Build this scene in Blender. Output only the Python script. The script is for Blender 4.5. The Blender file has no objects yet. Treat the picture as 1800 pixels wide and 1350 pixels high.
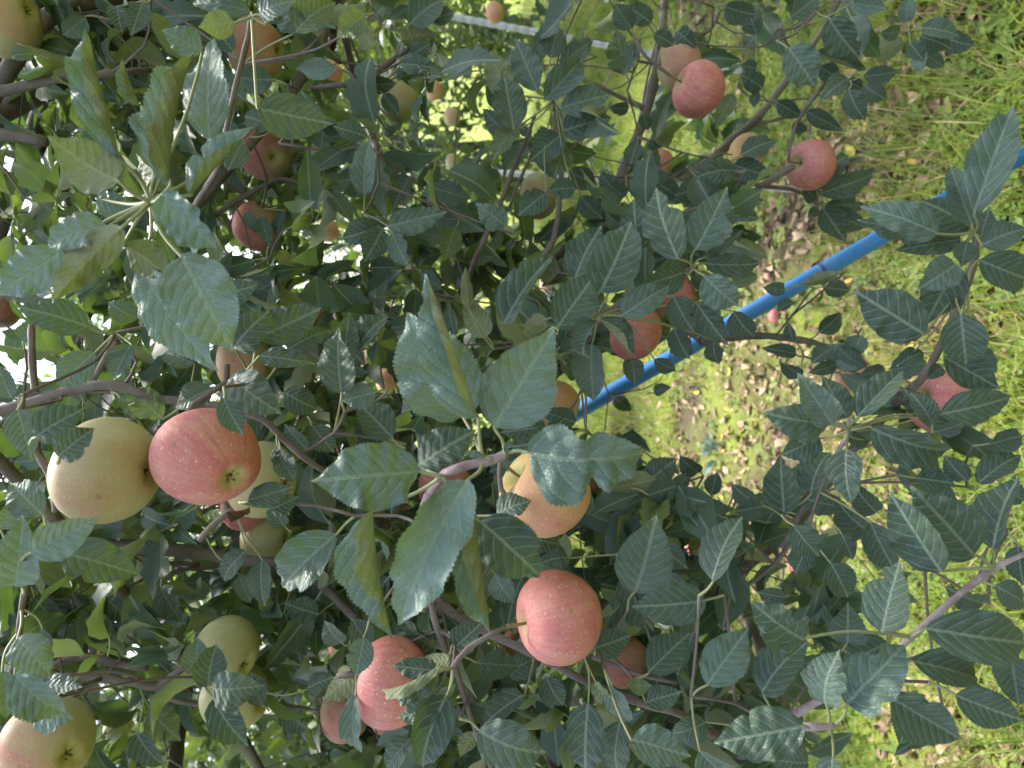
import bpy, math, random
import numpy as np
from mathutils import Vector, Matrix

random.seed(7)
rng = np.random.default_rng(11)
SC = bpy.context.scene
COL = SC.collection

# ------------------------------------------------------------------ camera, sky, sun, exposure
F_PX = 1300.0                       # focal length in pixels of the 1800 px wide photograph
PITCH = math.radians(8.7)           # looking slightly down; the phone was held sideways
CAM = Vector((0.0, 0.0, 1.55))
FWD = Vector((0, math.cos(PITCH), -math.sin(PITCH)))
DWN = Vector((0, -math.sin(PITCH), -math.cos(PITCH)))
RGT = Vector((1, 0, 0))
cam_d = bpy.data.cameras.new('camera')
cam_d.sensor_width = 36.0
cam_d.lens = 36.0 * F_PX / 1800.0
cam_d.clip_start = 0.02
cam_d.clip_end = 500.0
cam_d.dof.use_dof = True
cam_d.dof.focus_distance = 0.68
cam_d.dof.aperture_fstop = 9.0
cam = bpy.data.objects.new('camera', cam_d)
COL.objects.link(cam)
m3 = Matrix((DWN, RGT, -FWD)).transposed()
cam.matrix_world = Matrix.Translation(CAM) @ m3.to_4x4()
SC.camera = cam

SUN_EL, SUN_AZ = math.radians(66), math.radians(20)     # ahead of the camera, a little to the right
world = bpy.data.worlds.new('World')
SC.world = world
world.use_nodes = True
wn, wl = world.node_tree.nodes, world.node_tree.links
wn.clear()
sky = wn.new('ShaderNodeTexSky')
sky.sky_type = 'NISHITA'
sky.sun_disc = False
sky.sun_elevation = SUN_EL
sky.sun_rotation = SUN_AZ
sky.air_density = 1.3
sky.dust_density = 4.0
hs = wn.new('ShaderNodeHueSaturation')
hs.inputs['Saturation'].default_value = 0.62          # thin bright overcast
hs.inputs['Value'].default_value = 1.0
bgn = wn.new('ShaderNodeBackground')
bgn.inputs['Strength'].default_value = 0.15
won = wn.new('ShaderNodeOutputWorld')
wl.new(sky.outputs[0], hs.inputs['Color'])
wl.new(hs.outputs[0], bgn.inputs[0])
wl.new(bgn.outputs[0], won.inputs[0])

sun_d = bpy.data.lights.new('sun', 'SUN')
sun_d.energy = 2.4
sun_d.angle = math.radians(9.0)
sun_d.color = (1.0, 0.95, 0.86)
sun = bpy.data.objects.new('sun', sun_d)
COL.objects.link(sun)
sdir = Vector((math.sin(SUN_AZ) * math.cos(SUN_EL), math.cos(SUN_AZ) * math.cos(SUN_EL), math.sin(SUN_EL)))
sun.rotation_euler = sdir.to_track_quat('Z', 'Y').to_euler()

SC.view_settings.view_transform = 'Standard'
SC.view_settings.look = 'None'
SC.view_settings.gamma = 1.0
SC.view_settings.exposure = 1.85
SC.render.engine = 'CYCLES'
SC.cycles.use_denoising = True
SC.cycles.max_bounces = 7
SC.cycles.transmission_bounces = 5
SC.cycles.diffuse_bounces = 4
SC.cycles.caustics_reflective = False
SC.cycles.caustics_refractive = False

# ------------------------------------------------------------------ helpers
def P(px, py, d):
    """a place in the orchard that lies on the ray of photo pixel (px, py), d metres deep"""
    return CAM + d * (FWD + DWN * ((px - 900.0) / F_PX) + RGT * ((675.0 - py) / F_PX))

def proj(w):
    v = w - CAM
    d = v.dot(FWD)
    if d < 0.05:
        return None
    return 900 + F_PX * v.dot(DWN) / d, 675 - F_PX * v.dot(RGT) / d, d

def mesh_np(name, verts, faces, mats, mat_idx=None, smooth=True, attrs=None, uv=None):
    """faces: int array (n, k) with k = 3 or 4, or a list of such arrays"""
    if not isinstance(faces, list):
        faces = [faces]
    faces = [np.asarray(f, dtype=np.int32) for f in faces if len(f)]
    me = bpy.data.meshes.new(name)
    verts = np.asarray(verts, dtype=np.float32)
    me.vertices.add(len(verts))
    me.vertices.foreach_set('co', verts.ravel())
    loops = np.concatenate([f.ravel() for f in faces])
    sizes = np.concatenate([np.full(len(f), f.shape[1], dtype=np.int32) for f in faces])
    starts = np.concatenate([[0], np.cumsum(sizes)[:-1]]).astype(np.int32)
    me.loops.add(len(loops))
    me.loops.foreach_set('vertex_index', loops.astype(np.int32))
    me.polygons.add(len(sizes))
    me.polygons.foreach_set('loop_start', starts)
    try:
        me.polygons.foreach_set('loop_total', sizes)
    except Exception:
        pass
    for m in mats:
        me.materials.append(m)
    if mat_idx is not None:
        me.polygons.foreach_set('material_index', np.asarray(mat_idx, dtype=np.int32))
    me.polygons.foreach_set('use_smooth', np.full(len(sizes), smooth, dtype=bool))
    if uv is not None:
        l = me.uv_layers.new(name='UVMap')
        l.data.foreach_set('uv', np.asarray(uv, dtype=np.float32)[loops].ravel())
    for k, a in (attrs or {}).items():
        at = me.attributes.new(k, 'FLOAT', 'POINT')
        at.data.foreach_set('value', np.asarray(a, dtype=np.float32))
    me.update(calc_edges=True)
    me.validate()
    return me

def link(name, me, parent=None, loc=None, mat=None, kind=None):
    o = bpy.data.objects.new(name, me)
    COL.objects.link(o)
    if parent is not None:
        o.parent = parent
    if mat is not None:
        o.matrix_local = mat
    elif loc is not None:
        o.location = loc
    if kind:
        o['kind'] = kind
    return o

def empty(name, loc):
    o = bpy.data.objects.new(name, None)
    o.empty_display_size = 0.1
    COL.objects.link(o)
    o.location = loc
    return o

def tag(o, label, cat, group=None):
    o['label'] = label
    o['category'] = cat
    if group:
        o['group'] = group
    return o

def smooth_path(pts, rad, step):
    """Catmull-Rom through the points"""
    pts = [np.array(p, dtype=float) for p in pts]
    if len(pts) == 2:
        pts = [pts[0], (pts[0] + pts[1]) / 2, pts[1]]
        rad = [rad[0], (rad[0] + rad[-1]) / 2, rad[-1]]
    n = len(pts)
    out, ro = [], []
    for i in range(n - 1):
        p0 = pts[max(i - 1, 0)]; p1 = pts[i]; p2 = pts[i + 1]; p3 = pts[min(i + 2, n - 1)]
        k = max(2, min(14, int(np.linalg.norm(p2 - p1) / step)))
        for j in range(k):
            t = j / k
            out.append(0.5 * ((2 * p1) + (-p0 + p2) * t + (2 * p0 - 5 * p1 + 4 * p2 - p3) * t * t + (-p0 + 3 * p1 - 3 * p2 + p3) * t ** 3))
            ro.append(rad[i] * (1 - t) + rad[i + 1] * t)
    out.append(pts[-1]); ro.append(rad[-1])
    return np.array(out), np.array(ro)

def tube_np(pts, rad, sides=8, step=0.02, knob=0.0, smooth=True):
    if smooth:
        c, r = smooth_path(pts, rad, step)
    else:
        c, r = np.array(pts, dtype=float), np.array(rad, dtype=float)
    n = len(c)
    tan = np.gradient(c, axis=0)
    tan /= np.linalg.norm(tan, axis=1, keepdims=True) + 1e-9
    ref = np.array([0.31, 0.2, 0.93]) if abs(tan[0][2]) < .9 else np.array([1.0, 0.1, 0])
    u = ref - tan[0] * ref.dot(tan[0]); u /= np.linalg.norm(u)
    V = np.zeros((n * sides, 3))
    ang = np.arange(sides) * 2 * math.pi / sides
    for i in range(n):
        u = u - tan[i] * u.dot(tan[i]); u /= np.linalg.norm(u) + 1e-9
        w = np.cross(tan[i], u)
        rr = r[i] * (1 + knob * rng.normal(0, 1)) * (1 + knob * .6 * rng.normal(0, 1, sides))
        V[i * sides:(i + 1) * sides] = c[i] + (np.cos(ang) * rr)[:, None] * u + (np.sin(ang) * rr)[:, None] * w
    i, j = np.meshgrid(np.arange(n - 1), np.arange(sides), indexing='ij')
    a = i * sides + j; b = i * sides + (j + 1) % sides
    Fq = np.stack([a, b, b + sides, a + sides], -1).reshape(-1, 4)
    V = np.vstack([V, c[0], c[-1]])
    k = np.arange(sides)
    cap = np.vstack([np.stack([(k + 1) % sides, k, np.full(sides, n * sides)], -1),
                     np.stack([k, (k + 1) % sides, np.full(sides, n * sides + 1)], -1) + np.array([(n - 1) * sides, (n - 1) * sides, 0])])
    return V, Fq, cap

class Soup:
    """collects tubes and grids into one mesh"""
    def __init__(self):
        self.v, self.q, self.t, self.n = [], [], [], 0
    def add(self, V, Fq, Ft=None):
        self.v.append(V)
        if Fq is not None and len(Fq): self.q.append(Fq + self.n)
        if Ft is not None and len(Ft): self.t.append(Ft + self.n)
        self.n += len(V)
    def tube(self, *a, **k):
        self.add(*tube_np(*a, **k))
    def mesh(self, name, mats, off=None, smooth=True):
        V = np.vstack(self.v)
        if off is not None:
            V = V - np.array(off)
        fs = []
        if self.q: fs.append(np.vstack(self.q))
        if self.t: fs.append(np.vstack(self.t))
        return mesh_np(name, V, fs, mats, smooth=smooth)

# ------------------------------------------------------------------ materials
def newmat(name):
    m = bpy.data.materials.new(name)
    m.use_nodes = True
    nt = m.node_tree
    for n in list(nt.nodes):
        if n.type != 'OUTPUT_MATERIAL' and n.type != 'BSDF_PRINCIPLED':
            nt.nodes.remove(n)
    return m, nt, nt.nodes['Principled BSDF'], nt.nodes['Material Output']

class NB:
    def __init__(self, nt): self.nt = nt
    def n(self, t, **kw):
        x = self.nt.nodes.new(t)
        for k, v in kw.items(): setattr(x, k, v)
        return x
    def l(self, a, b): self.nt.links.new(a, b)
    def setin(self, s, v):
        if hasattr(v, 'is_output'): self.l(v, s)
        else: s.default_value = v
    def math(self, op, a, b=0.0, c=0.0, clamp=False):
        x = self.n('ShaderNodeMath', operation=op); x.use_clamp = clamp
        for i, v in enumerate((a, b, c)): self.setin(x.inputs[i], v)
        return x.outputs[0]
    def mix(self, f, a, b, mode='MIX'):
        x = self.n('ShaderNodeMix', data_type='RGBA', blend_type=mode)
        self.setin(x.inputs[0], f)
        for s, v in ((x.inputs[6], a), (x.inputs[7], b)):
            if not hasattr(v, 'is_output') and len(v) == 3: v = (*v, 1)
            self.setin(s, v)
        return x.outputs[2]
    def ramp(self, f, lo, hi, a=0.0, b=1.0):
        x = self.n('ShaderNodeMapRange', interpolation_type='SMOOTHSTEP')
        for s, v in zip(x.inputs[:5], (f, lo, hi, a, b)): self.setin(s, v)
        return x.outputs[0]
    def noise(self, vec, scale, detail=3.0, rough=.55):
        x = self.n('ShaderNodeTexNoise')
        if vec is not None: self.l(vec, x.inputs['Vector'])
        x.inputs['Scale'].default_value = scale; x.inputs['Detail'].default_value = detail; x.inputs['Roughness'].default_value = rough
        return x.outputs[0]
    def attr(self, name, typ='GEOMETRY'):
        return self.n('ShaderNodeAttribute', attribute_type=typ, attribute_name=name).outputs['Fac']
    def bump(self, h, strength, dist):
        x = self.n('ShaderNodeBump'); x.inputs['Strength'].default_value = strength; x.inputs['Distance'].default_value = dist
        self.l(h, x.inputs['Height'])
        return x.outputs[0]

def leaf_material(name, fine):
    m, nt, bs, out = newmat(name)
    b = NB(nt)
    uv = b.n('ShaderNodeUVMap', uv_map='UVMap').outputs[0]
    sep = b.n('ShaderNodeSeparateXYZ'); b.l(uv, sep.inputs[0])
    a = b.math('ABSOLUTE', sep.outputs[0])           # distance from the midrib
    q = sep.outputs[1]                                # runs along the side veins
    oi = b.n('ShaderNodeObjectInfo').outputs['Random']
    rnd = b.math('FRACT', b.math('ADD', oi, b.attr('rnd')))
    tone = b.math('ADD', b.attr('tone', 'OBJECT'), b.attr('tone_v'), clamp=True)
    lime = b.math('ADD', b.attr('lime', 'OBJECT'), b.attr('lime_v'), clamp=True)
    fr = b.math('FRACT', b.math('ADD', b.math('MULTIPLY', q, b.math('ADD', 6.6, b.math('MULTIPLY', rnd, 2.4))), b.math('MULTIPLY', b.ramp(sep.outputs[0], -.02, .02), .37)))
    dv = b.math('ABSOLUTE', b.math('SUBTRACT', fr, 0.5))           # 0 on a vein
    side = b.math('MULTIPLY', b.ramp(dv, 0.02, 0.065, 1, 0), b.ramp(a, 0.75, 1.0, 1, 0.2))
    rib = b.ramp(a, 0.035, 0.085, 1, 0)
    vein = b.math('MAXIMUM', b.math('MULTIPLY', side, 0.8 if fine else .3), rib)
    geo = b.n('ShaderNodeNewGeometry')
    tex = b.n('ShaderNodeTexCoord').outputs['Object']
    nz = b.noise(tex, 38.0, 4.0)
    # upper face
    top = b.mix(rnd, (0.020, 0.052, 0.041), (0.046, 0.090, 0.063))
    top = b.mix(b.ramp(nz, .4, .75), top, (0.044, 0.086, 0.044))
    top = b.mix(tone, top, (0.150, 0.225, 0.200))                  # paler young leaves, with bluish sky sheen painted into the colour
    top = b.mix(lime, top, (0.16, 0.21, 0.04))
    top = b.mix(b.math('MULTIPLY', vein, 0.55), top, (0.27, 0.34, 0.25))
    # lower face: felted, pale
    und = b.mix(rnd, (0.16, 0.185, 0.09), (0.20, 0.23, 0.14))
    und = b.mix(b.math('MULTIPLY', vein, 0.6), und, (0.33, 0.34, 0.17))
    col = b.mix(geo.outputs['Backfacing'], top, und)
    if fine:
        sc = b.n('ShaderNodeTexVoronoi'); sc.inputs['Scale'].default_value = 17.0
        b.l(tex, sc.inputs['Vector'])
        spot = b.math('MULTIPLY', b.ramp(sc.outputs['Distance'], 0.05, 0.09, 1, 0), b.ramp(rnd, .68, .72))
        col = b.mix(b.math('MULTIPLY', spot, .8), col, (0.13, 0.075, 0.035))
        edge = b.math('MULTIPLY', b.ramp(a, 0.955, 1.0), 0.5)
        col = b.mix(edge, col, (0.24, 0.27, 0.12))
    b.l(col, bs.inputs['Base Color'])
    rg = b.math('ADD', b.math('MULTIPLY', b.ramp(nz, .35, .7), 0.24), b.math('MULTIPLY', geo.outputs['Backfacing'], 0.3))
    b.l(b.math('ADD', rg, 0.39), bs.inputs['Roughness'])
    bs.inputs['Specular IOR Level'].default_value = 0.55
    bs.inputs['Sheen Weight'].default_value = 0.08
    bs.inputs['Sheen Roughness'].default_value = 0.5
    # height: veins sunk, blade quilted between them
    quilt = b.math('SINE', b.math('MULTIPLY', b.ramp(dv, 0.0, 0.5), math.pi / 2))
    h = b.math('SUBTRACT', b.math('MULTIPLY', quilt, 0.7), b.math('MULTIPLY', rib, .5))
    if fine:
        vo = b.n('ShaderNodeTexVoronoi', feature='DISTANCE_TO_EDGE'); vo.inputs['Scale'].default_value = 15.0
        b.l(uv, vo.inputs['Vector'])
        cell = b.ramp(vo.outputs['Distance'], 0.0, 0.13)
        h = b.math('ADD', h, b.math('MULTIPLY', cell, 0.35))
        h = b.math('ADD', h, b.math('MULTIPLY', b.noise(tex, 90.0, 3.0), 0.5))
        b.l(b.bump(h, 0.7, 0.0015), bs.inputs['Normal'])
    else:
        b.l(b.bump(h, 0.12, 0.001), bs.inputs['Normal'])
    tr = b.n('ShaderNodeBsdfTranslucent')
    tc = b.mix(rnd, (0.15, 0.31, 0.05), (0.26, 0.40, 0.06))
    tc = b.mix(lime, tc, (0.44, 0.56, 0.06))
    tc = b.mix(b.math('MULTIPLY', vein, 0.4), tc, (0.12, 0.2, 0.03))
    b.l(tc, tr.inputs['Color'])
    mx = b.n('ShaderNodeMixShader')
    b.l(b.math('ADD', 0.07 if fine else .22, b.math('MULTIPLY', lime, 0.24)), mx.inputs[0])
    b.l(bs.outputs[0], mx.inputs[1]); b.l(tr.outputs[0], mx.inputs[2])
    b.l(mx.outputs[0], out.inputs['Surface'])
    return m

M_LEAF = leaf_material('apple_leaf_near', True)
M_LEAFB = leaf_material('apple_leaf', False)

def petiole_mat():
    m, nt, bs, out = newmat('petiole')
    b = NB(nt)
    oi = b.n('ShaderNodeObjectInfo').outputs['Random']
    b.l(b.mix(oi, (0.19, 0.23, 0.11), (0.27, 0.27, 0.15)), bs.inputs['Base Color'])
    bs.inputs['Roughness'].default_value = 0.6
    return m
M_PET = petiole_mat()

def bark_mat(name, c1, c2, c3, scale=60):
    m, nt, bs, out = newmat(name)
    b = NB(nt)
    tex = b.n('ShaderNodeTexCoord').outputs['Object']
    n1 = b.noise(tex, scale, 5, .65)
    n2 = b.noise(tex, scale * .25, 3)
    c = b.mix(b.ramp(n2, .35, .65), c1, c2)
    vo = b.n('ShaderNodeTexVoronoi'); vo.inputs['Scale'].default_value = scale * 4
    b.l(tex, vo.inputs['Vector'])
    c = b.mix(b.math('MULTIPLY', b.ramp(n1, .5, .8), .8), c, c3)
    c = b.mix(b.math('MULTIPLY', b.ramp(vo.outputs['Distance'], .1, .2, 1, 0), .5), c, (0.3, 0.27, 0.24))
    b.l(c, bs.inputs['Base Color'])
    bs.inputs['Roughness'].default_value = 0.75
    b.l(b.bump(n1, .6, .003), bs.inputs['Normal'])
    return m
M_BARK = bark_mat('old_bark', (0.085, 0.07, 0.06), (0.15, 0.13, 0.115), (0.045, 0.038, 0.033))
M_TWIG = bark_mat('twig_bark', (0.11, 0.082, 0.075), (0.16, 0.135, 0.125), (0.065, 0.048, 0.045), 120)
M_SHOOT = bark_mat('young_shoot_bark', (0.22, 0.15, 0.17), (0.34, 0.28, 0.29), (0.40, 0.37, 0.36), 160)

def apple_mat():
    m, nt, bs, out = newmat('apple_skin')
    b = NB(nt)
    tex = b.n('ShaderNodeTexCoord').outputs['Object']
    sep = b.n('ShaderNodeSeparateXYZ'); b.l(tex, sep.inputs[0])
    bl = b.attr('blush', 'OBJECT')
    oi = b.n('ShaderNodeObjectInfo').outputs['Random']
    off = b.n('ShaderNodeVectorMath', operation='ADD'); b.l(tex, off.inputs[0])
    cx = b.n('ShaderNodeCombineXYZ'); b.l(b.math('MULTIPLY', oi, 9.0), cx.inputs[0]); b.l(b.math('MULTIPLY', oi, 5.0), cx.inputs[1])
    b.l(cx.outputs[0], off.inputs[1])
    v = off.outputs[0]
    n1 = b.noise(v, 22.0, 3)
    ang = b.math('ARCTAN2', sep.outputs[1], sep.outputs[0])
    cs = b.n('ShaderNodeCombineXYZ'); b.l(b.math('MULTIPLY', ang, 7.0), cs.inputs[0]); b.l(b.math('MULTIPLY', sep.outputs[2], 9.0), cs.inputs[1]); b.l(b.math('MULTIPLY', oi, 20), cs.inputs[2])
    streak = b.noise(cs.outputs[0], 1.6, 4, .6)
    # +X is the side that coloured up in the sun
    f = b.math('ADD', b.math('MULTIPLY', sep.outputs[0], 13.0), b.math('MULTIPLY', b.math('SUBTRACT', n1, .5), 2.2))
    f = b.math('ADD', f, b.math('MULTIPLY', b.math('SUBTRACT', streak, .5), .55))
    f = b.math('ADD', f, b.math('MULTIPLY', b.math('SUBTRACT', bl, .5), 2.6))
    f = b.ramp(f, -0.85, 1.0)
    base = b.mix(oi, (0.32, 0.36, 0.175), (0.385, 0.355, 0.195))
    base = b.mix(b.ramp(n1, .35, .7), base, (0.29, 0.345, 0.15))
    base = b.mix(b.attr('gold', 'OBJECT'), base, (0.53, 0.37, 0.135))
    red = b.mix(b.ramp(b.math('ADD', b.math('MULTIPLY', streak, .5), b.math('MULTIPLY', b.noise(v, 60.0, 4), .5)), .35, .65), (0.46, 0.110, 0.135), (0.52, 0.215, 0.185))
    c = b.mix(b.math('MULTIPLY', f, .93), base, red)
    vo = b.n('ShaderNodeTexVoronoi'); vo.inputs['Scale'].default_value = 175.0
    vo.inputs['Randomness'].default_value = 0.95
    b.l(v, vo.inputs['Vector'])
    sz = b.noise(v, 160.0, 1)
    dot = b.ramp(vo.outputs['Distance'], b.math('MULTIPLY', sz, .18), b.math('MULTIPLY', sz, .36), 1, 0)
    c = b.mix(b.math('MULTIPLY', b.math('MULTIPLY', dot, .6), b.math('ADD', .2, f)), c, (0.74, 0.50, 0.33))
    fine = b.noise(v, 420.0, 2)
    c = b.mix(b.math('MULTIPLY', b.ramp(fine, .45, .7), .18), c, (0.62, 0.48, 0.36))
    rr = b.n('ShaderNodeVectorMath', operation='LENGTH')
    c2 = b.n('ShaderNodeCombineXYZ'); b.l(sep.outputs[0], c2.inputs[0]); b.l(sep.outputs[1], c2.inputs[1]); b.l(c2.outputs[0], rr.inputs[0])
    cav = b.math('MULTIPLY', b.ramp(rr.outputs['Value'], .006, .017, 1, 0), .85)
    c = b.mix(cav, c, (0.34, 0.33, 0.12))
    sc_ = b.n('ShaderNodeTexVoronoi'); sc_.inputs['Scale'].default_value = 30.0; b.l(v, sc_.inputs['Vector'])
    scar = b.math('MULTIPLY', b.ramp(b.math('ADD', sc_.outputs['Distance'], b.math('MULTIPLY', b.noise(v, 200.0, 2), .1)), .10, .14, 1, 0), .6)
    c = b.mix(scar, c, (0.27, 0.17, 0.09))
    b.l(c, bs.inputs['Base Color'])
    b.l(b.math('ADD', .44, b.math('MULTIPLY', n1, .2)), bs.inputs['Roughness'])
    bs.inputs['Specular IOR Level'].default_value = 0.33
    bs.inputs['Subsurface Weight'].default_value = 0.12
    bs.inputs['Subsurface Radius'].default_value = (0.006, 0.003, 0.0015)
    bs.inputs['Subsurface Scale'].default_value = 1.0
    b.l(b.bump(fine, .12, .001), bs.inputs['Normal'])
    return m
M_APPLE = apple_mat()

def plain(name, c1, c2, scale, rough=.7, bump=.3, metal=0.0, spec=.4):
    m, nt, bs, out = newmat(name)
    b = NB(nt)
    tex = b.n('ShaderNodeTexCoord').outputs['Object']
    n1 = b.noise(tex, scale, 4)
    b.l(b.mix(b.ramp(n1, .35, .7), c1, c2), bs.inputs['Base Color'])
    bs.inputs['Roughness'].default_value = rough
    bs.inputs['Metallic'].default_value = metal
    bs.inputs['Specular IOR Level'].default_value = spec
    if bump: b.l(b.bump(n1, bump, .002), bs.inputs['Normal'])
    return m
M_STEM = plain('apple_stem_skin', (0.16, 0.13, 0.06), (0.24, 0.19, 0.09), 200)
M_SEPAL = plain('dry_sepal', (0.07, 0.065, 0.04), (0.13, 0.11, 0.06), 200, .9)
M_DEAD = plain('dead_brown_leaf', (0.075, 0.04, 0.025), (0.15, 0.08, 0.045), 60, .85, .6)
M_STEEL = plain('galvanised_steel', (0.42, 0.44, 0.47), (0.52, 0.54, 0.56), 30, .42, .1, .55)

def blue_mat():
    m, nt, bs, out = newmat('blue_painted_pipe')
    b = NB(nt)
    tex = b.n('ShaderNodeTexCoord').outputs['Object']
    n1 = b.noise(tex, 9.0, 4)
    n2 = b.noise(tex, 140.0, 3)
    c = b.mix(b.ramp(n1, .3, .7), (0.040, 0.20, 0.53), (0.060, 0.235, 0.57))
    c = b.mix(b.math('MULTIPLY', b.ramp(n2, .64, .74), .55), c, (0.09, 0.10, 0.12))
    c = b.mix(b.math('MULTIPLY', b.ramp(b.noise(tex, 24.0, 5, .7), .52, .72), .35), c, (0.20, 0.24, 0.30))
    b.l(c, bs.inputs['Base Color'])
    bs.inputs['Roughness'].default_value = .42
    b.l(b.bump(n2, .1, .001), bs.inputs['Normal'])
    return m
M_BLUE = blue_mat()
M_DARKRING = plain('weathered_joint', (0.012, 0.07, 0.24), (0.05, 0.06, 0.09), 80, .6)

def grass_mat():
    m, nt, bs, out = newmat('grass_blade')
    b = NB(nt)
    r = b.attr('rnd'); t = b.attr('dry')
    c = b.mix(r, (0.085, 0.185, 0.030), (0.29, 0.335, 0.045))
    c = b.mix(t, c, (0.42, 0.35, 0.17))
    b.l(c, bs.inputs['Base Color']); bs.inputs['Roughness'].default_value = .5
    tr = b.n('ShaderNodeBsdfTranslucent')
    b.l(b.mix(t, b.mix(r, (0.24, 0.42, 0.04), (0.42, 0.50, 0.06)), (0.4, 0.32, 0.14)), tr.inputs['Color'])
    mx = b.n('ShaderNodeMixShader'); mx.inputs[0].default_value = .38
    b.l(bs.outputs[0], mx.inputs[1]); b.l(tr.outputs[0], mx.inputs[2]); b.l(mx.outputs[0], out.inputs['Surface'])
    return m
M_GRASS = grass_mat()

def litter_mat():
    m, nt, bs, out = newmat('fallen_leaf_skin')
    b = NB(nt)
    oi = b.n('ShaderNodeObjectInfo').outputs['Random']
    rnd = b.math('FRACT', b.math('ADD', oi, b.attr('rnd')))
    lime = b.math('ADD', b.attr('lime', 'OBJECT'), b.attr('lime_v'), clamp=True)
    tex = b.n('ShaderNodeTexCoord').outputs['Object']
    n1 = b.noise(tex, 90.0, 4)
    c = b.mix(rnd, (0.15, 0.09, 0.055), (0.50, 0.37, 0.25))
    c = b.mix(b.math('MULTIPLY', b.ramp(n1, .45, .75), .6), c, (0.17, 0.10, 0.06))
    c = b.mix(lime, c, (0.62, 0.50, 0.10))
    b.l(c, bs.inputs['Base Color']); bs.inputs['Roughness'].default_value = .8
    b.l(b.bump(n1, .4, .002), bs.inputs['Normal'])
    return m
M_LITTER = litter_mat()

def ground_mat():
    m, nt, bs, out = newmat('orchard_soil')
    b = NB(nt)
    pos = b.n('ShaderNodeNewGeometry').outputs['Position']
    n1 = b.noise(pos, 1.1, 4); n2 = b.noise(pos, 26.0, 5, .7); n3 = b.noise(pos, 120.0, 3)
    soil = b.mix(b.ramp(n2, .3, .7), (0.042, 0.029, 0.021), (0.115, 0.08, 0.052))
    soil = b.mix(b.math('MULTIPLY', b.ramp(n3, .55, .75), .6), soil, (0.24, 0.17, 0.10))
    sep = b.n('ShaderNodeSeparateXYZ'); b.l(pos, sep.inputs[0])
    far = b.ramp(sep.outputs[1], 3.4, 6.5)
    g = b.math('MULTIPLY', b.ramp(b.math('ADD', n1, b.math('MULTIPLY', far, .35)), .42, .62), .85)
    grass = b.mix(b.ramp(n2, .3, .7), (0.12, 0.175, 0.022), (0.25, 0.30, 0.035))
    b.l(b.mix(g, soil, grass), bs.inputs['Base Color'])
    bs.inputs['Roughness'].default_value = .95
    b.l(b.bump(b.math('ADD', n2, b.math('MULTIPLY', n3, .4)), .9, .02), bs.inputs['Normal'])
    return m
M_GROUND = ground_mat()

# ------------------------------------------------------------------ ground
def gz(x, y):
    return 0.018 * np.sin(x * 2.1 + .4) * np.cos(y * 1.7) + 0.010 * np.sin(x * 5.3 + y * 3.9) + 0.02 * np.sin(y * .8 + 1)

xs = np.concatenate([[-160, -60, -25, -12], np.linspace(-6, 6, 90), [12, 25, 60, 160]])
ys = np.concatenate([[-60, -20, -6], np.linspace(-2, 10, 100), [14, 22, 40, 80, 200]])
X, Y = np.meshgrid(xs, ys, indexing='ij')
near = (np.abs(X) < 6.1) & (Y < 10.1) & (Y > -2.1)
Z = np.where(near, gz(X, Y), 0.0) + np.where(near, rng.normal(0, .006, X.shape), 0)
nx, ny = X.shape
i, j = np.meshgrid(np.arange(nx - 1), np.arange(ny - 1), indexing='ij')
a = i * ny + j
GF = np.stack([a, a + ny, a + ny + 1, a + 1], -1).reshape(-1, 4)
link('ground', mesh_np('ground', np.stack([X, Y, Z], -1).reshape(-1, 3), GF, [M_GROUND]), kind='structure')

BARE = []
for (px_, py_, r_) in ((1600, 180, .24), (1560, 70, .24), (1570, 290, .22), (1420, 430, .36), (1390, 560, .36), (1300, 830, .34), (1245, 745, .40), (1660, 1320, .30), (1180, 800, .3), (1740, 560, .12)):
    v_ = P(px_, py_, 1.0) - CAM
    g_ = CAM - v_ * (CAM.z / v_.z)
    BARE.append((g_.x, g_.y, r_))
def patch(x, y):
    """-1..1, where litter and bare soil lie (high) or grass grows (low)"""
    x = np.asarray(x, dtype=float); y = np.asarray(y, dtype=float)
    extra = 0
    for (sx, sy, sr) in BARE:
        extra = extra + 1.15 * np.exp(-((x - sx) ** 2 + ((y - sy) * .8) ** 2) / sr ** 2)
    return extra - .12 + (np.sin(x * 1.9 + 1.3 + .6 * np.sin(y * 1.3)) * np.cos(y * 2.6 + .5 * np.sin(x * 2.2)) + .5 * np.sin(x * 5.1 + y * 4.3)) / 1.5

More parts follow.
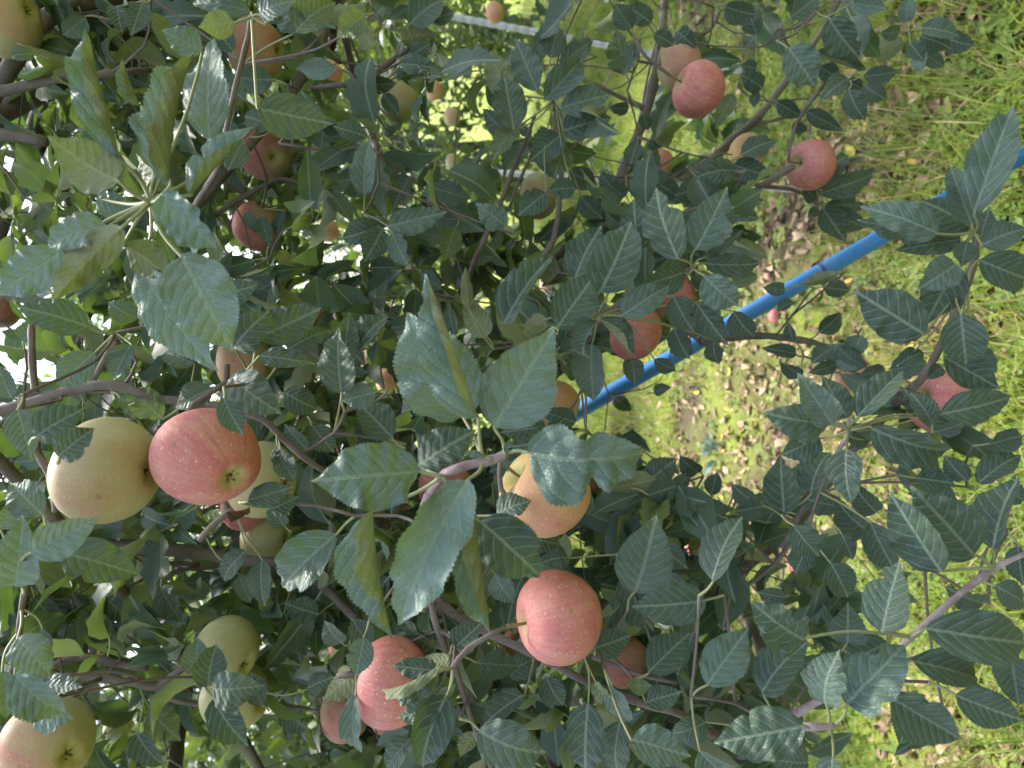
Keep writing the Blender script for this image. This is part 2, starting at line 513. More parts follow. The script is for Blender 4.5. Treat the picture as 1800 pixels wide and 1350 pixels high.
# grass, in one sheet of blades
def blades(n, ylo, yhi, hlo, hhi, wid, keep, spread=.62):
    y = ylo + (yhi - ylo) * rng.random(n) ** 1.2
    x = (rng.random(n) * 2 - 1) * (y * spread + .35)
    k = keep(x, y) > rng.random(n)
    x, y = x[k], y[k]
    n = len(x)
    h = rng.uniform(hlo, hhi, n) * rng.uniform(.6, 1.2, n)
    an = rng.uniform(0, 2 * math.pi, n)
    lean = rng.uniform(.15, 1.1, n)
    w = wid * rng.uniform(.6, 1.3, n)
    dx, dy = np.cos(an), np.sin(an)
    sx, sy = -dy, dx
    z = gz(x, y) - .004
    rows = []
    for t, ww in ((0, 1.0), (.4, .9), (.75, .55)):
        off = lean * h * t ** 1.7
        zz = z + h * t * (1 - .28 * lean * t)
        for s in (-1, 1):
            rows.append(np.stack([x + dx * off + s * sx * w * ww / 2, y + dy * off + s * sy * w * ww / 2, zz], -1))
    rows.append(np.stack([x + dx * lean * h, y + dy * lean * h, z + h * (1 - .34 * lean)], -1))
    V = np.stack(rows, 1).reshape(-1, 3)
    b0 = np.arange(n)[:, None] * 7
    q = np.concatenate([b0 + np.array([[0, 1, 3, 2]]), b0 + np.array([[2, 3, 5, 4]])])
    t = b0 + np.array([[4, 5, 6]])
    r = rng.random(n)
    dry = (rng.random(n) < .15 + .2 * (patch(x, y) > .2)) * rng.uniform(.5, 1, n)
    return V, q, t, np.repeat(r, 7), np.repeat(dry, 7)

GV, GQ, GT, GR, GD, off = [], [], [], [], [], 0
for args in (
    (5500, 1.15, 2.2, .09, .24, .0046, lambda x, y: np.where((x > .35) | (y < 1.85), .9, .3)),
    (3200, 1.55, 2.5, .10, .26, .0042, lambda x, y: np.where(np.abs(x) < .75, .85, .2)),
    (2600, 1.5, 4.0, .12, .3, .0032, lambda x, y: np.clip(.5 - .5 * patch(x, y), .1, .8)),
    (19000, 1.7, 3.6, .03, .085, .0034, lambda x, y: np.clip(.46 - .9 * patch(x, y), .05, .8)),
    (30000, 2.9, 6.5, .035, .09, .0042, lambda x, y: np.clip(.72 - .45 * patch(x, y) * (y < 4.6), .15, 1)),
    (14000, 4., 8., .07, .15, .006, lambda x, y: np.full(len(x), .95)),
    (16000, 5.5, 14., .06, .13, .009, lambda x, y: np.full(len(x), .95)),
):
    V, q, t, r, d = blades(*args)
    GV.append(V); GQ.append(q + off); GT.append(t + off); GR.append(r); GD.append(d); off += len(V)
o = link('grass', mesh_np('grass', np.vstack(GV), [np.vstack(GQ), np.vstack(GT)], [M_GRASS], attrs={'rnd': np.concatenate(GR), 'dry': np.concatenate(GD)}), kind='stuff')
o['label'] = 'short bright green and yellowing grass growing between the apple trees'

# clover and small round weeds
n = 9000
y = 1.2 + 2.9 * rng.random(n) ** 1.3
x = (rng.random(n) * 2 - 1) * (y * .62 + .3)
k = np.clip(np.where(x > .2, .9, .45) - .35 * patch(x, y), .05, .95) > rng.random(n)
x, y = x[k], y[k]; n = len(x)
h = rng.uniform(.012, .055, n); sz = rng.uniform(.005, .015, n); an = rng.uniform(0, 6.28, n)
VV, FF = [], []
for l in range(3):
    th = an + l * 2.094
    for (r, w, dz) in ((0.1, 0, 0), (.9, -.75, .15), (1.9, -.55, .3), (2.1, 0, .25), (1.9, .55, .3), (.9, .75, .15)):
        VV.append(np.stack([x + sz * (r * np.cos(th) - w * np.sin(th)), y + sz * (r * np.sin(th) + w * np.cos(th)), gz(x, y) + h + sz * dz * rng.uniform(-1, 1.4, n)], -1))
V = np.stack(VV, 1).reshape(-1, 3)
b0 = np.arange(n)[:, None] * 18
FQ = np.concatenate([b0 + np.array([[l * 6 + 0, l * 6 + 5, l * 6 + 4, l * 6 + 3]]) for l in range(3)] + [b0 + np.array([[l * 6 + 0, l * 6 + 3, l * 6 + 2, l * 6 + 1]]) for l in range(3)])
o = link('clover', mesh_np('clover', V, FQ, [M_GRASS], attrs={'rnd': np.repeat(rng.random(n) * .7, 18), 'dry': np.zeros(n * 18)}), kind='stuff')
o['label'] = 'low clover and small round weeds between the grass'

# ------------------------------------------------------------------ leaves
SH_T = [0, .03, .09, .18, .30, .42, .55, .68, .80, .90, .96, 1]
SH_W = [.05, .30, .56, .82, .97, 1., .92, .74, .47, .21, .08, .0]

def leaf_geo(rows, ch, ratio=.6, fL=.2, cL=.1, fR=.2, cR=.1, bend=.3, twist=0., wave=.03, teeth=.05, bites=(), seed=0, quilt=.006, fit=True):
    """unit length blade along +x, upper face +z; angles in radians"""
    rg = np.random.default_rng(seed)
    t = np.linspace(0, 1, rows + 1)
    sh = np.interp(t, SH_T, SH_W) * ratio / 2
    amp = np.sin(np.pi * np.clip(t * .92 + .06, 0, 1)) ** .6
    ph = rg.uniform(0, 6.28, 4)
    cols = []
    for sgn, f, c in ((-1, fR, cR), (1, fL, cL)):
        w = sh * (1 + .05 * np.sin(5 * t + ph[0]))
        for (bt, bs_, br, bd) in bites:
            if bs_ == sgn:
                w = w * (1 - bd * np.exp(-((t - bt) / br) ** 2))
        w = w * (1 + teeth * ((np.arange(rows + 1) % 2) * 2 - 1) * (t > .05))
        yy, zz = np.zeros_like(t), np.zeros_like(t)
        lst = [(yy, zz, np.zeros_like(t))]
        m = 6
        for k in range(1, ch + 1):
            for s in range(m):
                u = (k - 1 + (s + .5) / m) / ch
                ang = f + c * u ** 1.3 * amp * (1 + .25 * np.sin(7 * t + ph[1]))
                yy = yy + np.cos(ang) * w / ch / m
                zz = zz + np.sin(ang) * w / ch / m
            u = k / ch
            wv = wave * u ** 2 * np.sin(2 * np.pi * (2.2 + .6 * sgn) * t + ph[2] + sgn) * amp + wave * .5 * u * np.sin(2 * np.pi * 5.3 * t + ph[3] * sgn) * amp
            lst.append((yy.copy(), zz + wv, np.full_like(t, u)))
        cols.append((sgn, lst))
    R = [(-y, z, -u) for (y, z, u) in cols[0][1]][::-1]
    L = [(y, z, u) for (y, z, u) in cols[1][1]][1:]
    allc = R + L
    Yc = np.stack([c[0] for c in allc], 1); Zc = np.stack([c[1] for c in allc], 1); U = np.stack([c[2] for c in allc], 1)
    a = np.abs(U) * sh[:, None] / (ratio / 2)
    Q = t[:, None] - .17 * a - .15 * a * a
    if quilt:
        Zc = Zc + quilt * np.abs(np.sin(np.pi * (Q * 8 + .0))) * np.sin(np.pi * np.clip(np.abs(U), 0, 1)) 
    tw = twist * (t - .3)[:, None]
    Yt = Yc * np.cos(tw) - Zc * np.sin(tw); Zt = Yc * np.sin(tw) + Zc * np.cos(tw)
    th = bend * (t - .35) - .12 * bend * np.sin(6 * t)
    cx = np.concatenate([[0], np.cumsum(np.cos((th[1:] + th[:-1]) / 2) / rows)])
    cz = np.concatenate([[0], np.cumsum(-np.sin((th[1:] + th[:-1]) / 2) / rows)])
    Xv = cx[:, None] + Zt * np.sin(th)[:, None] + (np.abs(U) == 1) * min(.006, .2 / rows) * ((np.arange(rows + 1) % 2) * 2 - 1)[:, None] * (teeth > 0)
    Zv = cz[:, None] + Zt * np.cos(th)[:, None]
    V = np.stack([Xv, Yt, Zv], -1)
    if fit:
        e = np.array([cx[-1], 0, cz[-1]]); ln = np.linalg.norm(e); al = math.atan2(e[2], e[0])
        c, s = math.cos(-al) / ln, math.sin(-al) / ln
        V = np.stack([V[..., 0] * c - V[..., 2] * s, V[..., 1] / ln, V[..., 0] * s + V[..., 2] * c], -1)
    nc = 2 * ch + 1
    i, j = np.meshgrid(np.arange(rows), np.arange(nc - 1), indexing='ij')
    b0 = i * nc + j
    Fq = np.stack([b0, b0 + nc, b0 + nc + 1, b0 + 1], -1).reshape(-1, 4)
    uv = np.stack([U * np.ones_like(a) * np.where(a > 0, a / np.maximum(np.abs(U), 1e-6), 0), Q], -1)
    return V.reshape(-1, 3), Fq, uv.reshape(-1, 2), nc

def petiole_geo(p1, sag, r0, r1, into=.05):
    """from the blade base (origin) to p1, in leaf space"""
    p1 = np.array(p1); mid = p1 * .5 + np.array(sag)
    pts = [(into, 0, .0), (0, 0, -.002), mid, p1]
    return tube_np(pts, [r0 * .6, r0, (r0 + r1) / 2, r1], sides=5, step=np.linalg.norm(p1) / 8)

def leaf_mesh(name, geo, pet=None, mat=None):
    V, Fq, uv, nc = geo
    fs, idx, vs = [Fq], [np.zeros(len(Fq))], [V]
    uvs = [uv]
    if pet is not None:
        pv, pq, pt = pet
        fs.append(pq + len(V)); idx.append(np.ones(len(pq)))
        vs.append(pv); uvs.append(np.full((len(pv), 2), .5))
        tr = pt + len(V)
        return mesh_np(name, np.vstack(vs), [np.vstack([Fq, pq + len(V)]), tr], [mat or M_LEAF, M_PET], np.concatenate(idx + [np.ones(len(tr))]), uv=np.vstack(uvs))
    return mesh_np(name, V, Fq, [mat or M_LEAF], uv=uv)

# shared shapes for the leaves that are not modelled one by one
VARIANTS, LOW = [], []
for s in range(20):
    r = random.Random(s)
    p = dict(ratio=r.uniform(.44, .62), fL=r.uniform(.1, .7), fR=r.uniform(.1, .7), cL=r.uniform(-.8, .8), cR=r.uniform(-.8, .8), bend=r.uniform(-.4, 1.4), twist=r.uniform(-.9, .9), wave=r.uniform(.02, .06), seed=s)
    if s % 5 == 4: p['cL'] = 2.0
    VARIANTS.append(leaf_mesh('leaf_blade', leaf_geo(12, 2, teeth=.045, quilt=0, **p), petiole_geo((-.3, r.uniform(-.05, .05), -r.uniform(.02, .12)), (0, 0, -.02), .011, .014), M_LEAFB))
    LOW.append(leaf_geo(5, 1, teeth=0, quilt=0, **p))

def frame(B, T, facing, roll):
    a = (T - B); L = a.length; a.normalize()
    n = facing - a * facing.dot(a)
    if n.length < 1e-4: n = Vector((a.y, -a.x, .1)).cross(a)
    n.normalize()
    n = n * math.cos(roll) + a.cross(n) * math.sin(roll)
    return a, n.cross(a), n, L

class Tree:
    def __init__(self, loc, label, group=None):
        self.root = tag(empty('apple_tree', loc), label, 'tree', group)
        self.loc = Vector(loc)
        self.W = np.zeros((60000, 3)); self.wd = np.zeros(60000); self.nw = 0    # samples of wood to which spurs are joined, and how far each is from the camera
        self.cand = []           # leaves still to be built
        self.nleaf = 0
        self.twigs = Soup()
    def tube(self, name, pts, rad, mat, sides=10, knob=.06, step=.02):
        V, q, t = tube_np(pts, rad, sides, step if max(rad) > .012 else .009, knob * 1.3)
        c, r = smooth_path(pts, rad, step * 2)
        self.add_wood(c)
        return link(name, mesh_np(name, V - np.array(self.loc), [q, t], [mat]), self.root)
    def add_wood(self, pts):
        for p in pts:
            self.W[self.nw] = p; self.wd[self.nw] = np.linalg.norm(np.array(p) - np.array(CAM)); self.nw += 1
    def nearest(self, p, more=0.0):
        p = np.array(p); n = self.nw
        d = np.linalg.norm(self.W[:n] - p, axis=1)
        d = d + .3 * (self.wd[:n] < np.linalg.norm(p - np.array(CAM)) - .02)
        k = int(np.argmin(d))
        if more:
            c = np.flatnonzero(d < d[k] + more)
            k2 = int(c[rf.randrange(len(c))])
            return Vector(self.W[k2]), float(d[k])
        return Vector(self.W[k]), float(d[k])

rf = random.Random(42)
trees = {}
GR_NEAR = 'apple trees of the near row'
trees['A'] = Tree(P(1750, 1520, 1.62).to_tuple()[:2] + (0,), 'near apple tree whose fruiting branches hang over the lower half of the photo', None)
trees['B'] = Tree((P(900, -190, 1.25).x, 1.30, 0), 'near apple tree reaching in from the top edge with thick dark limb', None)
trees['C'] = Tree((2.0, 2.75, 0), 'apple tree with long slanting low limb above the bare soil', None)

# ------------------------------------------------------------------ trunks, limbs and branches traced in the photograph
def W(lst, d):
    """[(px, py[, depth])...] -> world points"""
    return [tuple(P(p[0], p[1], p[2] if len(p) > 2 else d)) for p in lst]

def R(rpx, d):
    return [r * d / F_PX for r in rpx]

tA, tB, tC = trees['A'], trees['B'], trees['C']
for t, top, r0 in ((tA, 2.75, .042), (tB, 2.9, .05), (tC, 2.4, .045)):
    l = t.loc
    t.tube('trunk', [(l.x, l.y, -.05), (l.x + .01, l.y, .25), (l.x - .02, l.y + .03, .8), (l.x + .02, l.y, 1.4), (l.x - .01, l.y + .02, 2.0), (l.x, l.y, top)],
           [r0 * 1.35, r0, r0 * .9, r0 * .75, r0 * .55, r0 * .2], M_BARK, 14, .05, .05)

BR = [
 # tree, depth, pixel path, pixel radii, material
 ('B', .88, [(130, 5, .95), (75, 38), (38, 85), (0, 150), (-70, 240)], [15, 15, 16, 17, 18], M_BARK),
 ('B', .86, [(-20, 165), (50, 150), (98, 140), (190, 130), (290, 120, .95)], [10, 9, 8, 7, 5], M_BARK),
 ('B', .86, [(-60, 228), (0, 236), (45, 243), (82, 252)], [11, 9, 9, 7], M_BARK),
 ('B', 1.0, [(-20, 272), (40, 265), (75, 255), (85, 240)], [5, 4, 3, 3], M_TWIG),
 ('A', .76, [(-60, 745), (0, 722), (60, 706), (100, 692), (170, 678), (215, 680), (270, 700), (330, 706), (400, 718), (460, 736), (505, 778), (560, 822), (640, 860, .85)], [11, 10, 9, 9, 8.5, 8.5, 8, 8, 7, 6.5, 6, 6, 6], M_TWIG),
 ('A', .76, [(55, 570), (56, 620), (62, 690)], [5, 6, 7], M_TWIG),
 ('A', .76, [(95, 694), (70, 745), (64, 790), (85, 830), (95, 870), (98, 900)], [7, 7, 6.5, 6, 7, 5], M_TWIG),
 ('A', .80, [(150, 684), (172, 655), (190, 620), (205, 602)], [6, 5, 4.5, 4], M_TWIG),
 ('A', .98, [(20, 952), (105, 958), (180, 962), (240, 962), (300, 966), (360, 975), (430, 985), (500, 990), (560, 1022), (640, 1100), (760, 1190, 1.2), (900, 1200, 1.5)], [15, 14, 13, 13, 12, 11, 10, 9, 8, 8, 9, 12], M_BARK),
 ('A', 1.04, [(250, 1002), (290, 1010), (330, 1000), (390, 998)], [4, 4.5, 4, 4], M_TWIG),
 ('A', 1.04, [(255, 992), (300, 990), (350, 992)], [4, 4, 4], M_TWIG),
 ('A', .62, [(58, 970), (48, 1020), (38, 1070), (34, 1110), (25, 1165), (10, 1200)], [4, 4.5, 5, 6, 5, 4], M_TWIG),
 ('A', .95, [(90, 1172), (140, 1155), (200, 1165), (260, 1175)], [8, 8, 7, 6], M_TWIG),
 ('A', .92, [(80, 1188), (150, 1190), (210, 1196), (275, 1208), (300, 1190), (330, 1165), (345, 1150)], [5, 6, 6, 7, 6, 5, 4], M_TWIG),
 ('A', .92, [(275, 1208), (300, 1228), (370, 1240), (480, 1238), (560, 1250)], [6, 5, 4, 4, 3], M_TWIG),
 ('A', .84, [(350, 950), (372, 925), (393, 908), (412, 893)], [7, 6, 6, 5], M_BARK),
 ('A', .78, [(690, 985, .95), (720, 1015, .84), (755, 1045), (800, 1080), (860, 1113), (940, 1150), (1020, 1193), (1070, 1215), (1140, 1240), (1200, 1257), (1290, 1300, .95), (1400, 1260, 1.3)], [9, 9, 8.5, 8, 7.5, 7.5, 7, 7, 6.5, 6.5, 8, 10], M_TWIG),
 ('A', .75, [(757, 1050, .78), (763, 1085), (778, 1130), (796, 1165), (812, 1210), (828, 1258), (848, 1315), (880, 1380)], [6.5, 6, 6.5, 6, 5.5, 5.5, 5, 4], M_TWIG),
 ('A', .80, [(1040, 1155), (1080, 1168), (1130, 1188), (1190, 1200)], [4, 3.5, 3.5, 3], M_TWIG),
 ('A', 1.0, [(1395, 940), (1375, 975), (1340, 1010), (1290, 1040), (1235, 1052)], [4.5, 4, 4, 4, 3.5], M_TWIG),
 ('A', .9, [(1425, 878), (1405, 905), (1385, 945), (1372, 962)], [5, 5, 4.5, 4], M_TWIG),
 ('C', 1.0, [(978, 170), (975, 200), (986, 290), (983, 360), (972, 425), (955, 450), (930, 500, 1.15)], [3.5, 4, 4.5, 5, 5, 5, 5], M_TWIG),
 ('C', 1.0, [(941, 200), (925, 245), (905, 290), (885, 345), (868, 385), (840, 445), (820, 500, 1.15)], [3, 3.5, 4, 4, 4.5, 5, 5], M_TWIG),
 ('C', 1.03, [(952, 225), (935, 270), (912, 320), (893, 370)], [2.5, 3, 3, 3], M_TWIG),
 ('C', 1.35, [(1475, 0), (1440, 62), (1385, 138), (1335, 203), (1290, 245), (1240, 290), (1180, 332), (1130, 355), (1085, 385), (1030, 420), (975, 452), (900, 520, 1.6), (800, 640, 1.9)], [4, 5, 6, 7, 8, 9, 10, 11, 13, 13, 13, 14, 16], M_BARK),
 ('C', 1.35, [(1262, 272), (1285, 240), (1330, 220), (1385, 205)], [4, 3.5, 3, 3], M_TWIG),
 ('C', 1.3, [(1165, 60), (1158, 85), (1152, 130), (1140, 180), (1120, 240), (1098, 300), (1080, 345), (1062, 378)], [6, 7, 8, 9, 9, 11, 13, 13], M_BARK),
 ('C', 1.28, [(1132, 190), (1100, 175), (1065, 158), (1030, 140)], [5, 4.5, 4, 3], M_TWIG),
 ('C', 1.3, [(1165, 75), (1200, 65), (1245, 55), (1265, 20)], [4, 3.5, 3, 2.5], M_TWIG),
 ('C', 1.12, [(1330, 330), (1352, 318), (1375, 304), (1396, 292)], [4, 6, 6, 5], M_BARK),
 ('C', 1.3, [(1250, 285), (1320, 322), (1400, 335), (1440, 362)], [4, 4, 3.5, 3], M_TWIG),
 ('B', .62, [(443, 28), (436, 65), (425, 110), (412, 160), (398, 225), (380, 300, .75), (330, 380, .95)], [6, 4.5, 5, 5, 5, 5, 6], M_TWIG),
 ('B', 1.05, [(360, 392), (392, 368), (430, 345), (465, 325), (500, 315), (560, 335)], [5, 4.5, 4.5, 4, 3.5, 3], M_TWIG),
 ('B', .98, [(545, 155), (590, 150), (640, 143), (690, 105), (720, 85)], [4, 4.5, 5, 5, 4], M_TWIG),
 ('A', .82, [(1713, 395), (1715, 445), (1700, 500), (1672, 565), (1645, 625), (1618, 668), (1585, 700, .95), (1490, 800, 1.2), (1390, 930, 1.5), (1290, 1010, 1.6)], [5, 6, 6.5, 6.5, 6.5, 7, 8, 9, 10, 11], M_TWIG),
 ('A', .66, [(1490, 735), (1494, 752), (1487, 772), (1470, 800, .75), (1430, 880, .95)], [3, 4.5, 4.5, 4, 5], M_SHOOT),
 ('A', .58, [(1815, 968), (1775, 985), (1745, 1000), (1715, 1022), (1683, 1048), (1640, 1085), (1583, 1137), (1530, 1172, .6), (1470, 1215, .64), (1395, 1258, .72), (1300, 1330, .95)], [4, 5, 7, 6, 6, 6, 5.5, 5.5, 6, 7, 9], M_SHOOT),
 ('A', .56, [(1467, 1276), (1448, 1277), (1415, 1278), (1380, 1282, .62), (1340, 1300, .8)], [5, 7, 7, 6, 5], M_SHOOT),
 ('A', 1.2, [(1230, 600), (1290, 593), (1340, 590), (1385, 595), (1440, 605), (1500, 640)], [8, 7, 6.5, 6.5, 5, 4], M_BARK),
 ('A', .9, [(1222, 468), (1205, 478), (1165, 498), (1110, 528), (1060, 550), (1015, 572), (985, 610, 1.05), (930, 700, 1.3), (1050, 900, 1.5)], [4, 5.5, 5.5, 5, 5, 7, 10, 10, 12], M_TWIG),
 ('A', 1.1, [(560, 650), (610, 620), (650, 592), (705, 560), (750, 550)], [6, 6, 6, 5, 4], M_TWIG),
 ('A', 1.15, [(590, 770), (640, 745), (700, 725), (760, 700)], [6, 6, 5, 4], M_TWIG),
 ('A', .474, [(893, 797), (872, 806), (850, 812), (820, 818), (795, 828), (772, 842, .50), (740, 900, .62), (720, 1000, .8)], [7.5, 9, 9, 8.5, 8, 7, 6, 6], M_SHOOT),
 ('B', .52, [(272, 378), (266, 362), (258, 348), (275, 352, .54), (310, 400, .62), (350, 400, .95)], [5, 10, 8, 6, 5, 6], M_SHOOT),
 ('A', 1.15, [(1155, 830), (1200, 905), (1250, 960), (1235, 1050)], [4, 4, 4, 4], M_TWIG),
 ('B', .9, [(208, 602), (215, 560), (180, 600), (150, 640)], [4, 4, 4, 4], M_TWIG),
 ('A', .85, [(400, 640), (398, 670), (393, 700), (388, 718)], [5, 6, 6, 5], M_TWIG),
 ('B', 1.15, [(600, 110), (575, 95), (560, 85), (520, 90)], [4, 5, 4, 3], M_TWIG),
 ('B', 1.5, [(120, -260, 1.2), (200, 60, 1.45), (300, 230), (420, 380), (520, 470, 1.7)], [12, 9, 8, 7, 4], M_BARK),
 ('B', 1.6, [(560, -240, 1.3), (600, 30, 1.5), (640, 200), (690, 330), (700, 430, 1.8)], [11, 8, 7, 6, 4], M_BARK),
 ('B', 1.4, [(-100, -100, 1.2), (20, 180), (110, 330), (160, 520), (120, 640)], [12, 9, 8, 6, 4], M_BARK),
 ('A', 1.6, [(300, 1450, 1.3), (330, 1200, 1.5), (420, 950), (520, 760), (560, 600)], [13, 11, 9, 7, 4], M_BARK),
 ('A', .95, [(1605, 690), (1580, 685), (1555, 670)], [5, 6, 6], M_BARK),
]
for key, d, path, rad, mat in BR:
    keepw = trees[key].nw
    trees[key].tube('branch', W(path, d), [r * (p[2] if len(p) > 2 else d) / F_PX for r, p in zip(rad, path)], mat)
    if d == 1.12: trees[key].nw = keepw

# each traced branch is carried on to its own trunk
def join_to_trunk(t, px, py, d, r):
    p = P(px, py, d); l = t.loc
    z = min(max(p.z - .25 * (p - Vector((l.x, l.y, p.z))).length, .45), 2.3)
    q = Vector((l.x, l.y, z))
    m = (p + q) / 2 + Vector((0, .06, -.05))
    t.tube('branch', [tuple(p), tuple(m), tuple(q)], [r, r * 1.25, r * 1.5], M_BARK)
for a in (('A', 900, 1200, 1.5, .011), ('A', 1400, 1260, 1.3, .009), ('A', 1290, 1010, 1.6, .013), ('A', 1300, 1330, .95, .006), ('A', 1050, 900, 1.5, .011), ('A', 640, 860, .85, .006), ('A', -60, 745, .76, .007),
          ('B', 120, -260, 1.2, .012), ('B', 560, -240, 1.3, .012), ('B', -100, -100, 1.2, .012), ('A', 300, 1450, 1.3, .014), ('B', -70, 240, .88, .016), ('B', 330, 380, .95, .006), ('B', 130, 5, .95, .014), ('C', 1165, 60, 1.3, .007), ('C', 1475, 0, 1.35, .006)):
    join_to_trunk(trees[a[0]], *a[1:])

# ------------------------------------------------------------------ apples
# px, py, radius px, true radius m, blush, stem dir (image right, image up, to camera), tree, label
UPV = (-1, 0, -.15)
AP = [
 (193, 826, 89, .043, .24, (-1, 0, -.1), 'A', 'large pale green apple with faint pink flush touching a red one'),
 (368, 803, 87, .042, .92, (-.8, .45, -.55), 'A', 'large rosy apple with its dimpled end showing beside the pale green one'),
 (462, 845, 63, .041, .15, (-1, .1, -.3), 'A', 'yellow apple half hidden behind the large rosy apple'),
 (433, 888, 43, .034, .75, (-1, 0, 0), 'A', 'pinkish apple with a shrivelled brown leaf in front of it'),
 (470, 948, 46, .037, .20, (-1, 0, -.2), 'A', 'yellow green apple low behind grey branch beneath the rosy apple'),
 (85, 1306, 75, .042, .40, (-.9, .1, -.5), 'A', 'big green and pink apple in the lower left corner'),
 (397, 1146, 59, .040, .20, (-.9, .3, -.45), 'A', 'green apple with pink shoulder behind a dark leaf, dimple showing'),
 (415, 1226, 58, .040, .06, (-1, 0, -.3), 'A', 'yellow green apple half covered by two dark leaves'),
 (983, 1083, 79, .042, 1.0, (-1, -.12, .25), 'A', 'ripe red speckled apple on a short stem beside the main twig'),
 (690, 1202, 73, .042, 1.1, (-.9, .2, .1), 'A', 'bright red speckled apple with a curled dark leaf across it'),
 (684, 1250, 41, .036, .90, (-1, 0, 0), 'A', 'red apple peeping out below the bright red speckled apple'),
 (606, 1256, 46, .038, .45, (-1, 0, 0), 'A', 'yellow apple with pink side beneath an olive leaf'),
 (960, 864, 80, .042, .30, (-.8, .5, .3), 'A', 'large golden apple behind the big light green leaf cluster'),
 (782, 852, 50, .040, .62, (-1, .2, 0), 'A', 'orange apple mostly hidden behind the pinkish shoot stem'),
 (1046, 836, 32, .035, .45, (-1, 0, 0), 'A', 'small orange apple just showing behind the large golden apple'),
 (978, 714, 44, .038, .30, (-1, .2, 0), 'A', 'dull orange apple beside the upper end of the blue pole'),
 (1118, 584, 47, .039, 1.1, (-1, .2, .2), 'A', 'bright red apple above the blue pole, partly under leaves'),
 (1186, 520, 39, .037, .85, (-1, .2, .1), 'A', 'orange red apple tucked behind the twig over the blue pole'),
 (1100, 1162, 42, .037, .55, (-1, 0, 0), 'A', 'yellow and pink apple below the ripe red speckled apple'),
 (905, 1132, 28, .034, .55, (-1, 0, 0), 'A', 'peach coloured apple behind the stem of the ripe red speckled apple'),
 (1229, 157, 46, .039, .95, (-.9, .25, .25), 'C', 'pink round apple hanging free in front of a yellow one'),
 (1194, 114, 43, .039, .40, (-1, 0, 0), 'C', 'yellow pink apple close behind the pink round apple'),
 (1425, 290, 43, .038, .85, (-.85, -.05, .5), 'C', 'red apple with thick grey stem over the bare soil'),
 (1313, 272, 36, .036, .35, (-1, 0, 0), 'C', 'yellow orange apple beneath the slanting limb'),
 (1160, 292, 29, .034, .5, (-1, 0, 0), 'C', 'small orange apple at the fork of the slanting limb'),
 (1656, 704, 56, .040, .75, (-1, .2, .3), 'A', 'peach pink apple low at the right under dark leaves'),
 (1468, 960, 31, .035, .10, (-1, 0, 0), 'A', 'yellow apple among dark leaves low at the right'),
 (1406, 988, 25, .034, .80, (-1, 0, 0), 'A', 'pale pink apple left of the yellow one among dark leaves'),
 (1219, 966, 23, .033, .80, (-1, 0, 0), 'A', 'pink apple barely showing behind a glossy dark leaf'),
 (450, 88, 51, .041, .40, (-1, .1, -.2), 'B', 'large peach yellow apple behind a thin bare twig at the top'),
 (470, 268, 45, .039, .62, (-.5, .45, -.75), 'B', 'pink and green apple seen from below with its dried flower end'),
 (454, 399, 43, .039, .62, (-1, 0, -.2), 'B', 'pink and yellow apple crossed by small leaves, under the pink and green one'),
 (10, 32, 62, .041, .40, (-1, -.2, -.2), 'B', 'green apple with pink flush in the upper left corner'),
 (702, 177, 37, .038, .12, (-1, .2, 0), 'B', 'pale yellow apple with a dark leaf over its front'),
 (763, 158, 17, .036, .35, (-1, 0, 0), 'D', 'small distant orange apple right of the pale yellow one'),
 (870, 22, 17, .036, .35, (-1, 0, 0), 'D', 'small distant orange apple near the steel stake'),
 (947, 345, 38, .038, .20, (-1, .1, 0), 'C', 'yellow apple behind a long thin upright twig'),
 (562, 559, 34, .037, 1.05, (-1, 0, .2), 'B', 'salmon red apple peeping from behind a broad green leaf'),
 (432, 640, 50, .039, .35, (-1, 0, -.1), 'A', 'yellow and pink apple behind the spur above the rosy apple'),
 (582, 130, 22, .036, .55, (-1, 0, 0), 'D', 'orange apple behind thin twigs beside the peach yellow apple'),
 (577, 405, 20, .036, .45, (-1, 0, 0), 'D', 'small pinkish apple deep in the leaves near the pink and yellow one'),
 (680, 670, 20, .036, .50, (-1, 0, 0), 'E', 'small orange apple deep behind the large light leaf cluster'),
 (645, 632, 15, .036, .85, (-1, 0, 0), 'E', 'tiny pink apple among shaded leaves in the middle'),
 (4, 545, 32, .038, .50, (-1, 0, 0), 'B', 'peach apple cut by the left edge'),
 (1500, 655, 32, .036, .70, (-1, 0, 0), 'A', 'red apple hidden behind small leaves near the peach pink one'),
 (542, 640, 26, .036, .50, (-1, 0, 0), 'A', 'peach apple under a narrow leaf beside the yellow and pink apple'),
 (965, 495, 19, .036, .35, (-1, 0, 0), 'C', 'yellow apple just showing above dark leaves in the middle'),
 (795, 285, 14, .036, .20, (-1, 0, 0), 'D', 'tiny distant yellow apple among bright leaves'),
 (700, 892, 26, .036, .95, (-1, 0, 0), 'A', 'red apple glimpsed between two big light leaves'),
 (208, 1276, 26, .037, .10, (-1, 0, 0), 'F', 'yellowish apple in shade right of the big corner apple'),
 (174, 1140, 20, .037, .5, (-1, 0, 0), 'F', 'pink apple in deep shade behind the lower left leaves'),
 (795, 205, 16, .036, .35, (-1, 0, 0), 'D', 'small tan apple on a thin twig in the background'),
 (592, 1138, 16, .036, .8, (-1, 0, 0), 'F', 'tiny pink apple left of the bright red speckled apple'),
]
NS, NR = 32, 26
